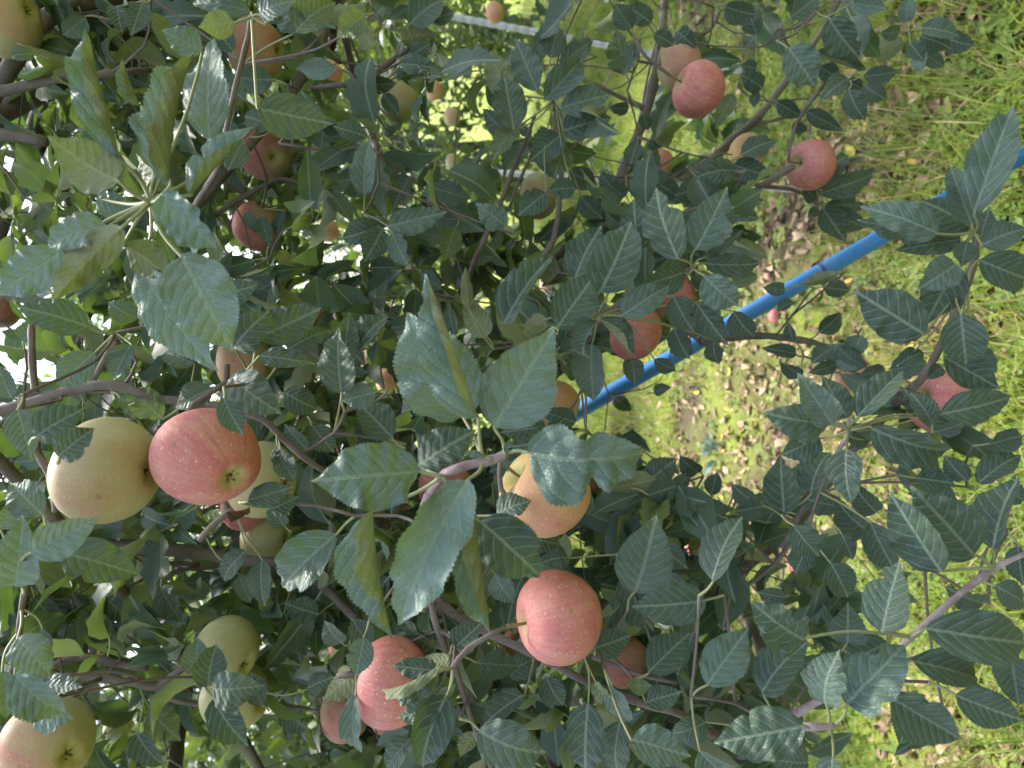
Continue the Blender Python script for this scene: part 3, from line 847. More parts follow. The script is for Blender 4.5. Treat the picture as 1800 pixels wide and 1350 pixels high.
def apple_body(seed, flat):
    th = np.linspace(0, math.pi, NR + 1)
    rr = np.sin(th) ** .80 * (1 + .07 * np.cos(th) - .04 * np.cos(2 * th))
    rr[0] = rr[-1] = 0
    zz = np.cos(th) * flat
    zz = zz - .36 * np.exp(-(rr / .24) ** 2) * (th < 1.2) + .20 * np.exp(-(rr / .20) ** 2) * (th > 1.9)
    ph = np.arange(NS) * 2 * math.pi / NS
    rg = np.random.default_rng(seed)
    p0, p1, p2 = rg.uniform(0, 6.28, 3)
    low = np.clip((th - 1.0) / 2.0, 0, 1)[:, None]
    k = 1 + .05 * low * np.cos(5 * ph + p0) + .035 * np.cos(2 * ph + p1) + .03 * np.cos(ph + p2) + .02 * np.cos(3 * ph + p1) * np.sin(2 * th)[:, None]
    V = np.stack([rr[:, None] * k * np.cos(ph), rr[:, None] * k * np.sin(ph), zz[:, None] + .03 * low * np.cos(5 * ph + p0) * rr[:, None] + 0.05 * np.cos(ph + p2) * rr[:, None]], -1).reshape(-1, 3)
    i, j = np.meshgrid(np.arange(NR), np.arange(NS), indexing='ij')
    a = i * NS + j; b = i * NS + (j + 1) % NS
    return V, np.stack([a, a + NS, b + NS, b], -1).reshape(-1, 4)
def calyx_geo():
    s = Soup()
    for k in range(5):
        c, n = math.cos(k * 1.2566), math.sin(k * 1.2566)
        V = np.array([[.03 * c - .05 * n, .03 * n + .05 * c, 0], [.03 * c + .05 * n, .03 * n - .05 * c, 0], [.10 * c + .03 * n, .10 * n - .03 * c, -.05], [.10 * c - .03 * n, .10 * n + .03 * c, -.05], [.13 * c, .13 * n, -.12]])
        s.add(V, np.array([[0, 1, 2, 3]]), np.array([[3, 2, 4]]))
    s.tube([(0, 0, .04), (0, 0, -.04)], [.05, .04], sides=6, step=.1)
    return s.mesh('calyx', [M_SEPAL])
CALYX = calyx_geo()
apple_objs = []
for idx, (px, py, rp, Rm, bl, st, tr, lab) in enumerate(AP):
    d = Rm * F_PX / rp
    c = P(px, py, d)
    z = (DWN * st[0] + RGT * st[1] - FWD * st[2]).normalized()
    jit = random.Random(idx + 5)
    bd = (-FWD * .8 + DWN * -.45 + RGT * jit.uniform(-.5, .35)).normalized()
    x = (bd - z * bd.dot(z)).normalized(); y = z.cross(x)
    flat = jit.uniform(.86, .95)
    V, Fq = apple_body(idx, flat)
    # the object keeps metres in its own space so that the skin pattern has true size
    me = mesh_np('apple', V * Rm, Fq, [M_APPLE])
    rot = Matrix((x, y, z)).transposed().to_4x4()
    o = link('apple', me, mat=Matrix.Translation(c) @ rot)
    tag(o, lab, 'apple', 'apples hanging in the trees')
    o['blush'] = bl
    o['gold'] = .8 if 'gold' in lab or 'orange' in lab else (.4 if 'peach' in lab else 0.0)
    ln = .42 + .25 * jit.random()
    sp = [(0, 0, (flat - .36) * Rm - .001), (.01 * Rm, 0, (flat - .12) * Rm), (.10 * Rm * jit.uniform(-1, 1), .06 * Rm, (flat + .08 + ln * .4) * Rm)]
    V2, q2, t2 = tube_np(sp, [.0013, .0014, .0021], 6, .004)
    link('stem', mesh_np('stem', V2, [q2, t2], [M_STEM]), o)
    if rp > 22:
        link('calyx', CALYX, o, mat=Matrix.Translation((0, 0, -(flat - .19) * Rm)) @ Matrix.Scale(Rm, 4))
    tip = (Matrix.Translation(c) @ rot) @ Vector(sp[2])
    apple_objs.append((px, py, rp, d, tip, tr))

# ------------------------------------------------------------------ leaves traced one by one
# flags: p pale with painted sky sheen, b half pale, u lower face to the camera, L/R that side rolled over, l/r that side folded up, F folded,
#        c curled along its length, n bitten edge, y yellow green, w wavy
HERO = [
 # depth, tree, (node), [(base x, base y, tip x, tip y, width, flags, depth offset)]
 (.47, 'A', [(888, 798), (850, 811), (776, 838)], [
  (812, 730, 716, 548, 128, 'b', .035), (840, 735, 747, 482, 118, 'bR', -.012), (868, 750, 974, 574, 128, 'b', .02), (930, 797, 1128, 792, 122, 'bnc', -.01),
  (736, 828, 546, 845, 112, 'bw', .0), (735, 818, 838, 755, 84, '', .03), (822, 843, 704, 1098, 128, 'pr', -.015), (832, 880, 861, 1112, 112, 'bL', 0.0), (842, 915, 950, 1015, 88, '', .02), (655, 898, 690, 1122, 118, 'bL', .015)]),
 (.47, 'A', [(888, 798), (850, 811)], [(888, 795, 897, 770, 10, 'b', 0), (888, 805, 893, 832, 10, 'b', 0), (850, 803, 815, 795, 14, 'b', 0)]),
 (.50, 'B', (265, 355), [
  (207, 318, 84, 238, 96, 'uc', -.01), (213, 280, 152, 54, 84, 'bR', -.004), (297, 322, 341, 92, 108, 'pR', -.002), (368, 245, 377, 66, 84, 'b', .06), (335, 343, 444, 222, 84, 'pR', .01),
  (285, 342, 384, 438, 84, 'pw', -.02), (187, 397, 85, 436, 62, 'p', 0), (214, 399, 92, 532, 58, 'uF', -.01), (110, 440, -8, 520, 84, 'p', .01), (318, 450, 409, 618, 126, 'pw', -.005), (245, 470, 385, 655, 86, 'b', .035),
  (247, 187, 215, 102, 46, 'bR', .03), (276, 300, 262, 200, 44, 'u', .02), (300, 330, 240, 270, 50, 'y', .03), (220, 430, 300, 490, 62, 'u', .02), (355, 90, 284, 52, 62, 'b', .05), (170, 350, 250, 372, 48, 'b', .05)]),
 (.58, 'B', (443, 30), [(412, 40, 348, 48, 58, 'uy', 0), (452, 190, 587, 218, 80, '', 0), (455, 25, 520, 2, 50, 'b', 0), (465, 40, 500, 5, 40, 'p', 0), (440, 20, 340, 8, 36, 'b', .02)]),
 (.8, 'B', None, [(250, 5, 230, 64, 42, '', 0), (205, 10, 215, 60, 34, '', 0), (150, 30, 110, 62, 40, 'b', .05), (120, 90, 70, 80, 44, 'y', .1), (60, 95, 20, 100, 50, '', -.1), (150, 95, 100, 130, 46, 'y', .2),
  (410, 90, 375, 45, 42, '', 0), (520, 55, 590, 5, 60, 'y', 0), (640, 25, 598, 68, 52, 'y', -.1), (540, 45, 480, 15, 44, '', 0), (590, 120, 520, 120, 34, 'p', .1), (480, 140, 420, 135, 46, '', .1), (505, 235, 570, 200, 40, '', .1), (600, 265, 540, 305, 42, '', .1), (640, 238, 585, 222, 42, '', .05)]),
 (.95, 'B', None, [(657, 82, 632, 42, 48, 'pu', 0), (705, 72, 768, 58, 32, 'u', 0), (722, 100, 757, 76, 28, '', 0), (705, 112, 780, 124, 32, '', -.03), (650, 148, 698, 146, 30, '', 0), (674, 166, 703, 203, 28, '', -.02), (720, 42, 782, -2, 52, 'b', 0), (758, 36, 800, 20, 34, '', 0),
  (740, 110, 735, 160, 36, 'u', .05), (640, 342, 652, 240, 46, 'b', -.1), (682, 398, 786, 372, 52, 'b', -.1), (672, 402, 640, 460, 44, '', -.1), (690, 410, 720, 470, 40, 'b', -.1), (665, 398, 600, 420, 44, '', -.1), (888, 396, 836, 356, 44, 'b', -.1), (800, 400, 780, 460, 40, 'y', 0), (760, 330, 830, 350, 42, 'b', 0), (720, 310, 690, 370, 40, '', .1)]),
 (.93, 'C', (975, 175), [(882, 165, 862, 88, 48, 'uy', 0), (903, 226, 884, 126, 60, '', -.02), (892, 238, 848, 190, 42, 'b', .03), (945, 160, 905, 66, 48, 'b', 0), (945, 110, 955, 40, 30, 'b', .02), (968, 102, 981, 46, 40, 'b', .02), (985, 115, 1042, 70, 36, 'bw', .03), (958, 176, 1022, 105, 48, 'bF', -.04),
  (987, 190, 1074, 166, 50, 'b', -.03), (990, 230, 1076, 207, 56, '', 0), (985, 238, 928, 286, 56, '', .02), (993, 256, 975, 312, 44, 'y', .03), (907, 226, 866, 286, 40, 'y', .0), (1010, 330, 960, 335, 34, '', 0), (1020, 345, 1060, 385, 46, '', .1), (960, 340, 910, 380, 44, '', 0)]),
 (1.2, 'C', None, [(1100, 130, 1085, 50, 46, 'y', 0), (1110, 50, 1080, 5, 40, 'b', -.1), (1145, 40, 1100, 10, 42, '', 0), (1190, 55, 1225, 85, 32, '', -.05), (1150, 60, 1185, 80, 40, '', -.08), (1120, 75, 1095, 135, 34, 'b', -.05), (1105, 190, 1070, 190, 34, '', 0), (1130, 200, 1140, 230, 28, '', 0), (1120, 250, 1105, 300, 34, '', 0), (1140, 250, 1160, 260, 24, '', 0),
  (1215, 60, 1250, 90, 30, 'y', .1), (1330, 60, 1312, 5, 38, '', -.05), (1325, 65, 1310, 110, 36, 'uy', .05), (1275, 10, 1330, 25, 44, '', -.1), (1310, 85, 1330, 60, 30, '', 0), (1290, 165, 1257, 228, 32, 'y', .05), (1366, 180, 1412, 206, 30, '', 0), (1417, 195, 1484, 231, 30, '', 0), (1340, 155, 1300, 130, 34, '', 0), (1330, 120, 1300, 115, 30, '', -.05), (1330, 160, 1325, 190, 26, '', 0),
  (1303, 272, 1363, 247, 38, '', -.12), (1292, 300, 1216, 314, 40, '', -.2), (1278, 322, 1330, 360, 34, '', -.1), (1278, 378, 1336, 384, 34, '', -.2), (1270, 345, 1240, 400, 30, '', -.1), (1395, 215, 1420, 230, 22, '', 0), (1290, 290, 1355, 310, 40, '', -.1)]),
 (1.05, 'C', None, [(1390, 30, 1440, -8, 42, 'b', 0), (1458, 33, 1513, 102, 62, '', -.08), (1385, 84, 1432, 152, 68, 'b', -.12), (1432, 92, 1524, 122, 42, 'R', 0), (1440, 118, 1478, 138, 30, '', .02), (1518, 134, 1581, 125, 28, '', -.02), (1492, 139, 1440, 180, 36, '', 0), (1492, 158, 1522, 212, 40, '', -.03), (1490, 142, 1515, 158, 28, '', 0), (1520, 150, 1560, 175, 34, '', .05), (1500, 5, 1560, 15, 34, 'b', -.05)]),
 (1.15, 'C', (1598, 55), [(1620, 48, 1686, 64, 36, '', -.03), (1618, 64, 1672, 86, 34, '', 0), (1662, 66, 1714, 80, 36, '', .03), (1600, 76, 1625, 109, 32, '', -.02), (1582, 55, 1546, 58, 32, '', 0), (1592, 40, 1600, -5, 28, 'b', 0), (1575, 40, 1560, 25, 26, 'u', .02), (1590, 75, 1535, 100, 38, 'u', .05), (1625, 95, 1660, 118, 26, '', .05), (1615, 95, 1620, 130, 24, 'p', .05)]),
 (1.2, 'C', (1440, 355), [(1437, 334, 1491, 273, 44, '', -.05), (1442, 340, 1536, 305, 44, '', -.04), (1436, 350, 1410, 328, 28, '', 0), (1446, 366, 1487, 426, 46, '', 0), (1450, 362, 1522, 364, 28, '', .02), (1440, 370, 1420, 385, 22, '', 0), (1460, 372, 1524, 400, 34, '', .03)]),
 (.76, 'A', (1218, 472), [(1192, 455, 1153, 330, 78, 'n', -.02), (1223, 438, 1278, 328, 78, 'bn', -.03), (1240, 463, 1336, 462, 42, '', .02), (1238, 486, 1299, 538, 62, 'bw', -.03), (1289, 498, 1332, 485, 30, 'y', .06), (1205, 478, 1125, 502, 56, '', .05), (1240, 452, 1300, 412, 20, '', .02)]),
 (.82, 'A', (1050, 556), [(1010, 492, 1058, 396, 78, 'w', -.02), (1055, 513, 1109, 388, 76, '', -.04), (1122, 440, 1114, 352, 58, '', .05), (979, 576, 1049, 478, 80, '', -.05), (1092, 555, 1178, 501, 52, 'b', -.04), (1055, 562, 1117, 629, 64, 'R', -.03), (1048, 566, 1024, 628, 38, 'F', -.05), (886, 568, 972, 450, 68, 'r', -.05), (1040, 605, 1044, 706, 66, 'b', .04),
  (1184, 522, 1220, 584, 56, 'n', .0), (1224, 532, 1281, 608, 66, '', .03), (1290, 548, 1326, 592, 46, '', .08), (1185, 578, 1213, 632, 44, '', .05), (1109, 632, 1116, 676, 42, '', .08), (1150, 632, 1190, 652, 28, '', .08), (1255, 600, 1265, 640, 30, '', .1), (1150, 690, 1180, 680, 20, '', .2), (960, 560, 920, 585, 38, 'u', 0), (975, 620, 930, 600, 40, '', .05), (1180, 450, 1120, 470, 45, '', .15)]),
 (.72, 'A', (1712, 408), [(1648, 410, 1512, 364, 56, 'b', -.02), (1648, 413, 1506, 386, 50, '', 0), (1712, 375, 1781, 186, 70, 'bw', -.03), (1708, 392, 1668, 290, 56, 'b', .0), (1728, 430, 1803, 402, 70, '', .0), (1700, 425, 1690, 470, 40, '', .03), (1725, 415, 1740, 365, 34, '', .04)]),
 (.74, 'A', (1700, 500), [(1680, 465, 1612, 508, 58, 'b', -.02), (1684, 470, 1626, 571, 66, '', 0), (1626, 588, 1502, 512, 92, '', -.03), (1689, 552, 1698, 641, 96, '', -.04), (1660, 628, 1758, 683, 62, '', .0), (1722, 458, 1805, 490, 66, '', .04), (1700, 600, 1752, 655, 44, '', .05), (1655, 645, 1630, 668, 26, '', .02), (1580, 640, 1625, 620, 30, '', .04)]),
 (.64, 'A', (1492, 756), [(1463, 745, 1402, 655, 62, 'b', -.01), (1456, 745, 1340, 725, 70, '', 0), (1508, 733, 1588, 652, 62, '', -.02), (1531, 752, 1671, 789, 74, '', -.02), (1487, 790, 1497, 885, 64, '', -.02), (1490, 735, 1445, 660, 50, '', .08), (1622, 728, 1590, 684, 46, '', .06), (1653, 728, 1779, 696, 58, '', .08), (1620, 735, 1680, 748, 34, '', .1), (1440, 770, 1372, 800, 54, '', .08), (1530, 775, 1480, 740, 44, '', .06)]),
 (.78, 'A', (1712, 408), [(1708, 400, 1618, 352, 62, '', .03), (1700, 390, 1700, 300, 52, '', .05), (1690, 420, 1570, 440, 46, '', .06)]),
 (.85, 'A', None, [(1000, 765, 895, 785, 60, '', 0), (960, 750, 880, 760, 50, '', .03), (930, 790, 860, 830, 46, '', .05)]),
 (.64, 'A', None, [(872, 905, 935, 880, 52, '', .0), (905, 925, 850, 960, 40, '', .0), (1640, 745, 1600, 690, 40, '', .04), (1690, 745, 1640, 760, 46, '', .04), (345, 1180, 350, 1120, 44, 'b', .16), (460, 1240, 440, 1180, 40, '', .16), (495, 800, 520, 850, 40, '', .1), (60, 1250, 130, 1262, 56, 'p', .0), (1480, 940, 1500, 985, 50, '', .1), (1420, 960, 1398, 1010, 44, '', .1)]),
 (.66, 'A', None, [(770, 1180, 690, 1170, 40, '', -.0), (785, 1235, 700, 1262, 50, '', .0), (640, 1120, 625, 1190, 44, 'b', .0)]),
 (1.1, 'C', None, [(1120, 310, 1180, 322, 40, '', 0), (1190, 345, 1130, 300, 36, '', 0), (1000, 300, 1050, 325, 44, '', 0), (1240, 330, 1180, 345, 40, '', 0), (1100, 345, 1055, 300, 40, 'b', 0), (1290, 335, 1230, 375, 40, '', 0), (700, 300, 640, 310, 40, 'b', 0), (460, 380, 475, 440, 26, 'b', -.1), (432, 375, 452, 410, 20, 'b', -.1), (500, 370, 490, 430, 22, '', -.1), (425, 250, 400, 300, 40, '', -.2), (480, 225, 430, 205, 40, '', -.2)]),
 (.95, 'A', None, [(1515, 640, 1440, 610, 46, 'p', 0), (1400, 622, 1338, 612, 28, '', 0), (1462, 612, 1425, 640, 36, '', 0), (1520, 645, 1470, 605, 42, 'b', 0), (1515, 590, 1490, 640, 36, 'b', 0), (1410, 660, 1370, 635, 36, '', 0), (1555, 650, 1510, 660, 34, '', 0), (1565, 650, 1630, 635, 40, 'b', .0), (1440, 585, 1480, 550, 34, '', .05), (1470, 640, 1420, 655, 26, '', 0), (1395, 600, 1385, 565, 24, '', 0), (1450, 505, 1495, 510, 34, '', .1), (1380, 510, 1340, 505, 26, 'b', .1), (1475, 480, 1410, 500, 22, 'u', .1), (1395, 530, 1365, 548, 26, '', .1)]),
 (.8, 'A', None, [(1425, 866, 1460, 794, 56, '', 0), (1378, 900, 1372, 800, 68, '', .02), (1480, 890, 1400, 870, 50, '', .05), (1530, 935, 1470, 875, 60, '', .02), (1540, 900, 1500, 850, 44, '', .06), (1610, 840, 1680, 850, 44, '', .06), (1700, 845, 1660, 800, 46, '', .06), (1740, 780, 1798, 765, 50, '', .03), (1720, 850, 1795, 800, 46, '', .03), (1760, 850, 1800, 880, 40, '', .05), (1330, 885, 1285, 850, 48, '', .1), (1340, 890, 1290, 900, 40, '', .1), (1270, 910, 1215, 880, 44, '', .15), (1680, 900, 1640, 830, 40, '', .08)]),
 (.57, 'A', (1745, 1000), [(1655, 1005, 1563, 864, 84, '', .0), (1712, 976, 1600, 853, 92, '', .02), (1746, 965, 1792, 838, 84, '', .02)]),
 (.56, 'A', (1600, 1120), [(1550, 1110, 1583, 985, 98, '', -.01), (1628, 1105, 1803, 1130, 94, '', -.02), (1413, 1125, 1318, 1055, 118, 'w', .0)]),
 (.58, 'A', (1458, 1277), [(1413, 1276, 1254, 1306, 90, '', -.03), (1450, 1238, 1478, 1140, 84, 'b', -.015), (1490, 1237, 1590, 1133, 104, 'bn', -.025), (1463, 1330, 1464, 1410, 74, '', -.02)]),
 (.66, 'A', None, [(1340, 1218, 1421, 1128, 80, '', .0), (1565, 1225, 1691, 1299, 78, 'F', -.05), (1680, 1222, 1799, 1266, 66, '', -.03), (1615, 1222, 1580, 1310, 78, '', .0), (1605, 1162, 1718, 1196, 60, '', .02), (1778, 1155, 1790, 1240, 60, 'F', -.02), (1243, 1204, 1316, 1102, 70, 'b', .0), (1252, 1020, 1305, 908, 88, '', -.05), (1460, 990, 1490, 1050, 60, '', .05), (1395, 925, 1440, 978, 72, '', .05), (1490, 1130, 1490, 1058, 66, '', .08),
  (1530, 920, 1575, 1005, 60, '', .08), (1730, 1060, 1660, 1030, 50, '', .08), (1790, 960, 1800, 1030, 40, '', .05), (1750, 1030, 1800, 1060, 44, '', .03), (1380, 1050, 1330, 1040, 30, '', .06), (1560, 1130, 1480, 1170, 60, '', .08), (1230, 1320, 1290, 1370, 70, '', -.03), (1310, 1330, 1360, 1280, 60, '', .06), (1240, 1270, 1180, 1290, 60, '', .08), (1420, 1340, 1350, 1330, 50, '', .05), (1650, 1290, 1570, 1330, 30, '', .1)]),
 (.74, 'A', None, [(915, 936, 986, 956, 42, '', 0), (1117, 1040, 1153, 905, 84, 'b', .03), (1100, 1010, 1150, 1110, 60, '', .12), (1240, 1056, 1110, 1066, 72, '', -.04), (1045, 1140, 1111, 1116, 50, '', -.02), (1140, 1182, 1214, 1112, 72, '', -.03), (1045, 1198, 1080, 1236, 42, 'y', -.06), (1105, 1205, 1147, 1205, 32, 'y', -.06), (1075, 1205, 1108, 1270, 42, 'b', -.07), (1135, 1235, 1200, 1215, 44, '', -.05),
  (1110, 1300, 1215, 1330, 84, 'b', -.1), (1033, 1236, 1030, 1365, 78, '', -.02), (1090, 1268, 1088, 1360, 52, '', .0), (920, 1222, 846, 1282, 60, '', .0), (842, 1285, 960, 1322, 80, 'b', -.06), (835, 1288, 808, 1332, 36, 'uy', .02), (785, 1222, 743, 1347, 76, 'r', -.08), (770, 1172, 672, 1212, 56, 'Rc', -.09), (790, 1160, 728, 1168, 34, 'pu', -.05), (800, 1138, 848, 1094, 52, '', -.02), (770, 1140, 702, 1074, 78, '', .04),
  (838, 1165, 912, 1170, 48, '', .06), (720, 1300, 680, 1350, 70, 'b', .03), (624, 1222, 638, 1322, 40, 'b', -.02), (622, 1185, 566, 1230, 66, 'uy', .0), (600, 1130, 570, 1090, 44, '', .05), (620, 1090, 650, 1140, 44, 'b', .05), (960, 1190, 990, 1240, 44, '', .05), (890, 1180, 950, 1150, 40, '', .1), (1000, 980, 950, 990, 50, '', .1), (870, 1010, 905, 1060, 44, 'b', .06), (1160, 960, 1210, 1000, 50, '', .1), (1180, 1120, 1140, 1180, 60, '', .08), (1220, 1110, 1190, 1190, 56, '', .06), (870, 1330, 930, 1300, 60, 'b', -.04), (1175, 1010, 1210, 1035, 40, '', .08)]),
 (.62, 'A', None, [(110, 972, 248, 1012, 80, '', 0), (55, 972, 176, 908, 66, 'p', -.07), (25, 1030, 40, 905, 70, 'p', -.04), (30, 1122, 92, 1192, 62, 'p', -.03), (25, 1185, 116, 1254, 64, 'p', -.02), (72, 1105, 95, 1176, 36, '', .0), (75, 1205, 146, 1208, 40, 'b', .06), (5, 1180, 12, 1265, 36, 'p', -.02), (0, 930, 20, 880, 40, 'p', 0)]),
 (.84, 'A', None, [(282, 1032, 324, 1096, 48, 'b', .1), (590, 940, 497, 1032, 78, 'b', -.18), (460, 985, 466, 1066, 44, '', 0), (432, 968, 394, 1022, 40, '', 0), (366, 1206, 382, 1130, 58, '', -.06), (375, 1212, 464, 1205, 56, 'b', -.08), (376, 1230, 437, 1312, 56, '', -.05), (500, 1078, 530, 1168, 60, '', .1), (262, 1245, 318, 1302, 56, 'y', .2), (185, 1050, 232, 1092, 44, '', .1), (498, 1242, 545, 1284, 48, '', .1), (60, 1050, 110, 1100, 46, '', .2), (200, 1120, 150, 1090, 50, '', .2), (560, 1080, 500, 1060, 44, '', .1), (240, 1290, 290, 1345, 50, '', .05), (420, 1010, 440, 1060, 30, 'b', 0), (540, 1210, 590, 1190, 40, '', .0)]),
 (.7, 'A', None, [(155, 574, 30, 540, 62, '', 0), (62, 768, 152, 716, 64, 'x', -.15), (103, 802, 166, 752, 58, 'x', -.16), (30, 720, 56, 808, 56, 'b', -.1), (166, 620, 104, 682, 52, 'b', .0), (230, 606, 200, 668, 48, 'b', .0), (284, 735, 220, 678, 52, 'y', .05), (372, 682, 308, 716, 52, '', -.02), (408, 664, 496, 728, 72, 'b', -.02), (393, 700, 428, 766, 46, '', -.14), (456, 592, 566, 540, 70, '', .02), (410, 612, 474, 545, 62, '', .0), (380, 520, 455, 500, 50, '', .02), (455, 625, 556, 640, 38, '', -.02), (505, 615, 580, 580, 46, '', .06),
  (600, 690, 596, 574, 66, '', .0), (436, 880, 516, 856, 42, '', -.06), (475, 895, 526, 872, 46, '', -.04), (487, 784, 508, 830, 32, '', -.02), (75, 905, 22, 850, 62, 'b', -.08), (548, 748, 588, 796, 40, '', .1), (660, 690, 600, 705, 70, 'b', .0), (605, 640, 615, 548, 54, '', .05), (625, 620, 682, 556, 54, '', .05), (690, 770, 625, 705, 66, '', .08), (40, 600, 70, 560, 40, 'b', .1), (210, 700, 290, 735, 40, 'y', .12), (540, 790, 500, 745, 44, '', .1), (240, 560, 190, 530, 50, '', .02), (340, 640, 290, 620, 46, 'b', .08), (500, 690, 560, 720, 50, '', .08), (20, 700, -5, 640, 50, 'b', -.02), (500, 925, 480, 880, 34, '', .05)]),
 (.9, 'A', None, [(690, 520, 664, 522, 36, 'y', 0), (700, 520, 712, 505, 22, 'y', 0), (855, 592, 815, 522, 46, 'u', 0), (825, 545, 818, 468, 26, 'u', 0), (800, 590, 790, 535, 34, '', .05), (1012, 742, 950, 722, 40, '', 0), (1010, 760, 940, 775, 52, '', .05), (1100, 845, 1062, 792, 60, '', .0), (1135, 850, 1190, 806, 48, '', .02), (1140, 870, 1200, 850, 46, '', .0), (1120, 880, 1075, 905, 50, '', .05), (1080, 700, 1110, 722, 24, '', .6), (880, 640, 920, 620, 44, '', .1), (1060, 930, 1090, 985, 40, 'y', .15), (760, 560, 710, 590, 36, '', .1), (740, 480, 780, 510, 40, 'b', .1), (650, 470, 700, 470, 44, '', .1), (1230, 830, 1195, 800, 36, '', .15), (1190, 900, 1150, 870, 44, '', .1), (1250, 870, 1260, 830, 40, '', .1)]),
]
hero_i = 0
for depth, key, node, lst in HERO:
    t = trees[key]
    nodes = [node] if isinstance(node, tuple) else node
    for (bx, by, tx, ty, w, fl, dd) in lst:
        hero_i += 1
        r = random.Random(hero_i * 13 + 1)
        nodew = None
        if nodes:
            nn = min(nodes, key=lambda q: (q[0] - bx) ** 2 + (q[1] - by) ** 2)
            nodew = P(nn[0], nn[1], depth + .004)
        d0 = depth + dd
        lp = math.hypot(tx - bx, ty - by)
        Lm = lp * d0 / F_PX
        d1 = d0 + r.uniform(-.28, .32) * Lm
        B, T = P(bx, by, d0), P(tx, ty, d1)
        to = (CAM - (B + T) / 2).normalized()
        roll = r.uniform(-.38, .38)
        if 'u' in fl: to = -to
        up = Vector((0, 0, 1)) * (.25 if 'u' not in fl else 0)
        a, yv, nv, L = frame(B, T, (to + up).normalized(), roll)
        Wm = w * d0 / F_PX
        fL, fR, cL, cR = r.uniform(.1, .55), r.uniform(.1, .55), r.uniform(-.7, .6), r.uniform(-.7, .6)
        bend, wave, tw = r.uniform(0, 1.1), r.uniform(.022, .055) + (.012 if depth < .53 else 0), r.uniform(-.6, .6)
        bites = []
        if 'L' in fl: fL, cL = 1.15, 1.75
        if 'R' in fl: fR, cR = 1.15, 1.75
        if 'l' in fl: fL, cL = .5, 1.2
        if 'r' in fl: fR, cR = .5, 1.2
        if 'F' in fl: fL, fR = .75, .75
        if 'c' in fl: bend += .5; wave += .01
        if 'w' in fl: wave += .022
        if 'n' in fl: bites = [(r.uniform(.5, .75), r.choice((-1, 1)), .07, .5), (r.uniform(.25, .45), r.choice((-1, 1)), .05, .25)]
        elif r.random() < .3: bites = [(r.uniform(.3, .85), r.choice((-1, 1)), r.uniform(.02, .05), r.uniform(.15, .4))]
        ratio = min(Wm / L * (1.0 + .12 * abs(roll)), .74 if lp < 90 else .64)
        ratio /= max(.75, math.cos((fL + fR) / 2)) if not ('L' in fl or 'R' in fl) else .92
        big = lp > 75
        geo = leaf_geo(72 if lp > 130 else (46 if big else 22), 4 if big else 2, ratio, fL, cL, fR, cR, bend, tw, wave, .03 if big else .04, bites, hero_i, .008 if big else .004)
        V = geo[0] * L
        M = Matrix((a, yv, nv)).transposed().to_4x4(); M.translation = B
        # leaf stalk
        pr = .0011 if lp < 75 else .0013
        if nodew is not None and (nodew - B).length < .14 * max(1, depth / .5):
            pw = nodew
        else:
            wd, dist = t.nearest(B - a * .02 + FWD * .01)
            pw = wd if dist < .055 else B - a * min(.3 * L, .03) + FWD * .012
        pl = M.inverted() @ pw
        if pl.length < .004 or w < 16: pl = Vector((-.005, 0, -.002))
        me = leaf_mesh('leaf', (V, geo[1], geo[2], geo[3]), petiole_geo(tuple(pl), (0, r.uniform(-.12, .12) * pl.length, -.1 * pl.length), pr * .85, pr * 1.15, .03 * L))
        M.translation = B - t.loc
        o = link('leaf', me, t.root, mat=M)
        o['tone'] = 1.0 * r.uniform(.85, 1.1) if 'p' in fl else ((.68 if depth < .53 else .36) * r.uniform(.6, 1.3) if 'b' in fl else r.uniform(0, .08))
        o['lime'] = .38 if 'y' in fl else 0.0
        t.nleaf += 1
        if nodew is None and dist >= .055 and L > .03 and 'x' not in fl:
            # a spur that carries this leaf back to the nearest wood
            wd, ds = t.nearest(pw)
            if wd is not None and ds < .45:
                mid = (pw + wd) / 2 + Vector((0, .02, -.01))
                t.twigs.tube([tuple(pw), tuple(mid), tuple(wd)], [pr * 1.2, .0015, .0019], 5, .02)
                t.add_wood([mid, pw])

# spurs for the apples
# ------------------------------------------------------------------ filling foliage of the near trees
VIS = [(px, py, rp * (.93 if rp > 34 else .45), d) for (px, py, rp, d, _, _) in apple_objs]
LINES = [((1020, 720), (1185, 628), 26, 1.8), ((1310, 556), (1560, 416), 28, 1.8), ((1770, 290), (1830, 255), 28, 1.8), ((800, 28), (1095, 84), 14, 3.0),
         ((1475, 0), (1180, 332), 14, 1.3), ((1155, 80), (1090, 330), 14, 1.3), ((110, 960), (470, 985), 16, .98), ((100, 692), (560, 822), 12, .76), ((860, 1113), (1200, 1257), 12, .78), ((757, 1050), (848, 1315), 12, .75), ((443, 40), (398, 225), 10, .62), ((0, 150), (130, 5), 26, .88), ((978, 170), (965, 440), 8, 1.0), ((1270, 593), (1390, 595), 10, 1.2)]
GAPS = [(1235, 715, 125, 120), (1290, 830, 75, 70), (1400, 540, 80, 130), (1420, 420, 80, 90), (1560, 250, 170, 110), (1700, 120, 130, 260), (1210, 45, 110, 60), (1090, 110, 60, 50), (1770, 640, 90, 160), (1640, 1330, 220, 60), (1560, 1250, 60, 60), (1310, 1030, 40, 36), (1800, 450, 60, 60), (1580, 880, 60, 60), (870, 55, 60, 40), (1000, 965, 30, 22), (30, 180, 30, 16), (130, 320, 26, 22), (30, 880, 26, 20), (85, 665, 24, 12), (480, 1300, 70, 40), (330, 1330, 80, 50), (230, 970, 14, 10), (250, 520, 20, 12), (150, 15, 26, 14), (1600, 500, 60, 70)]
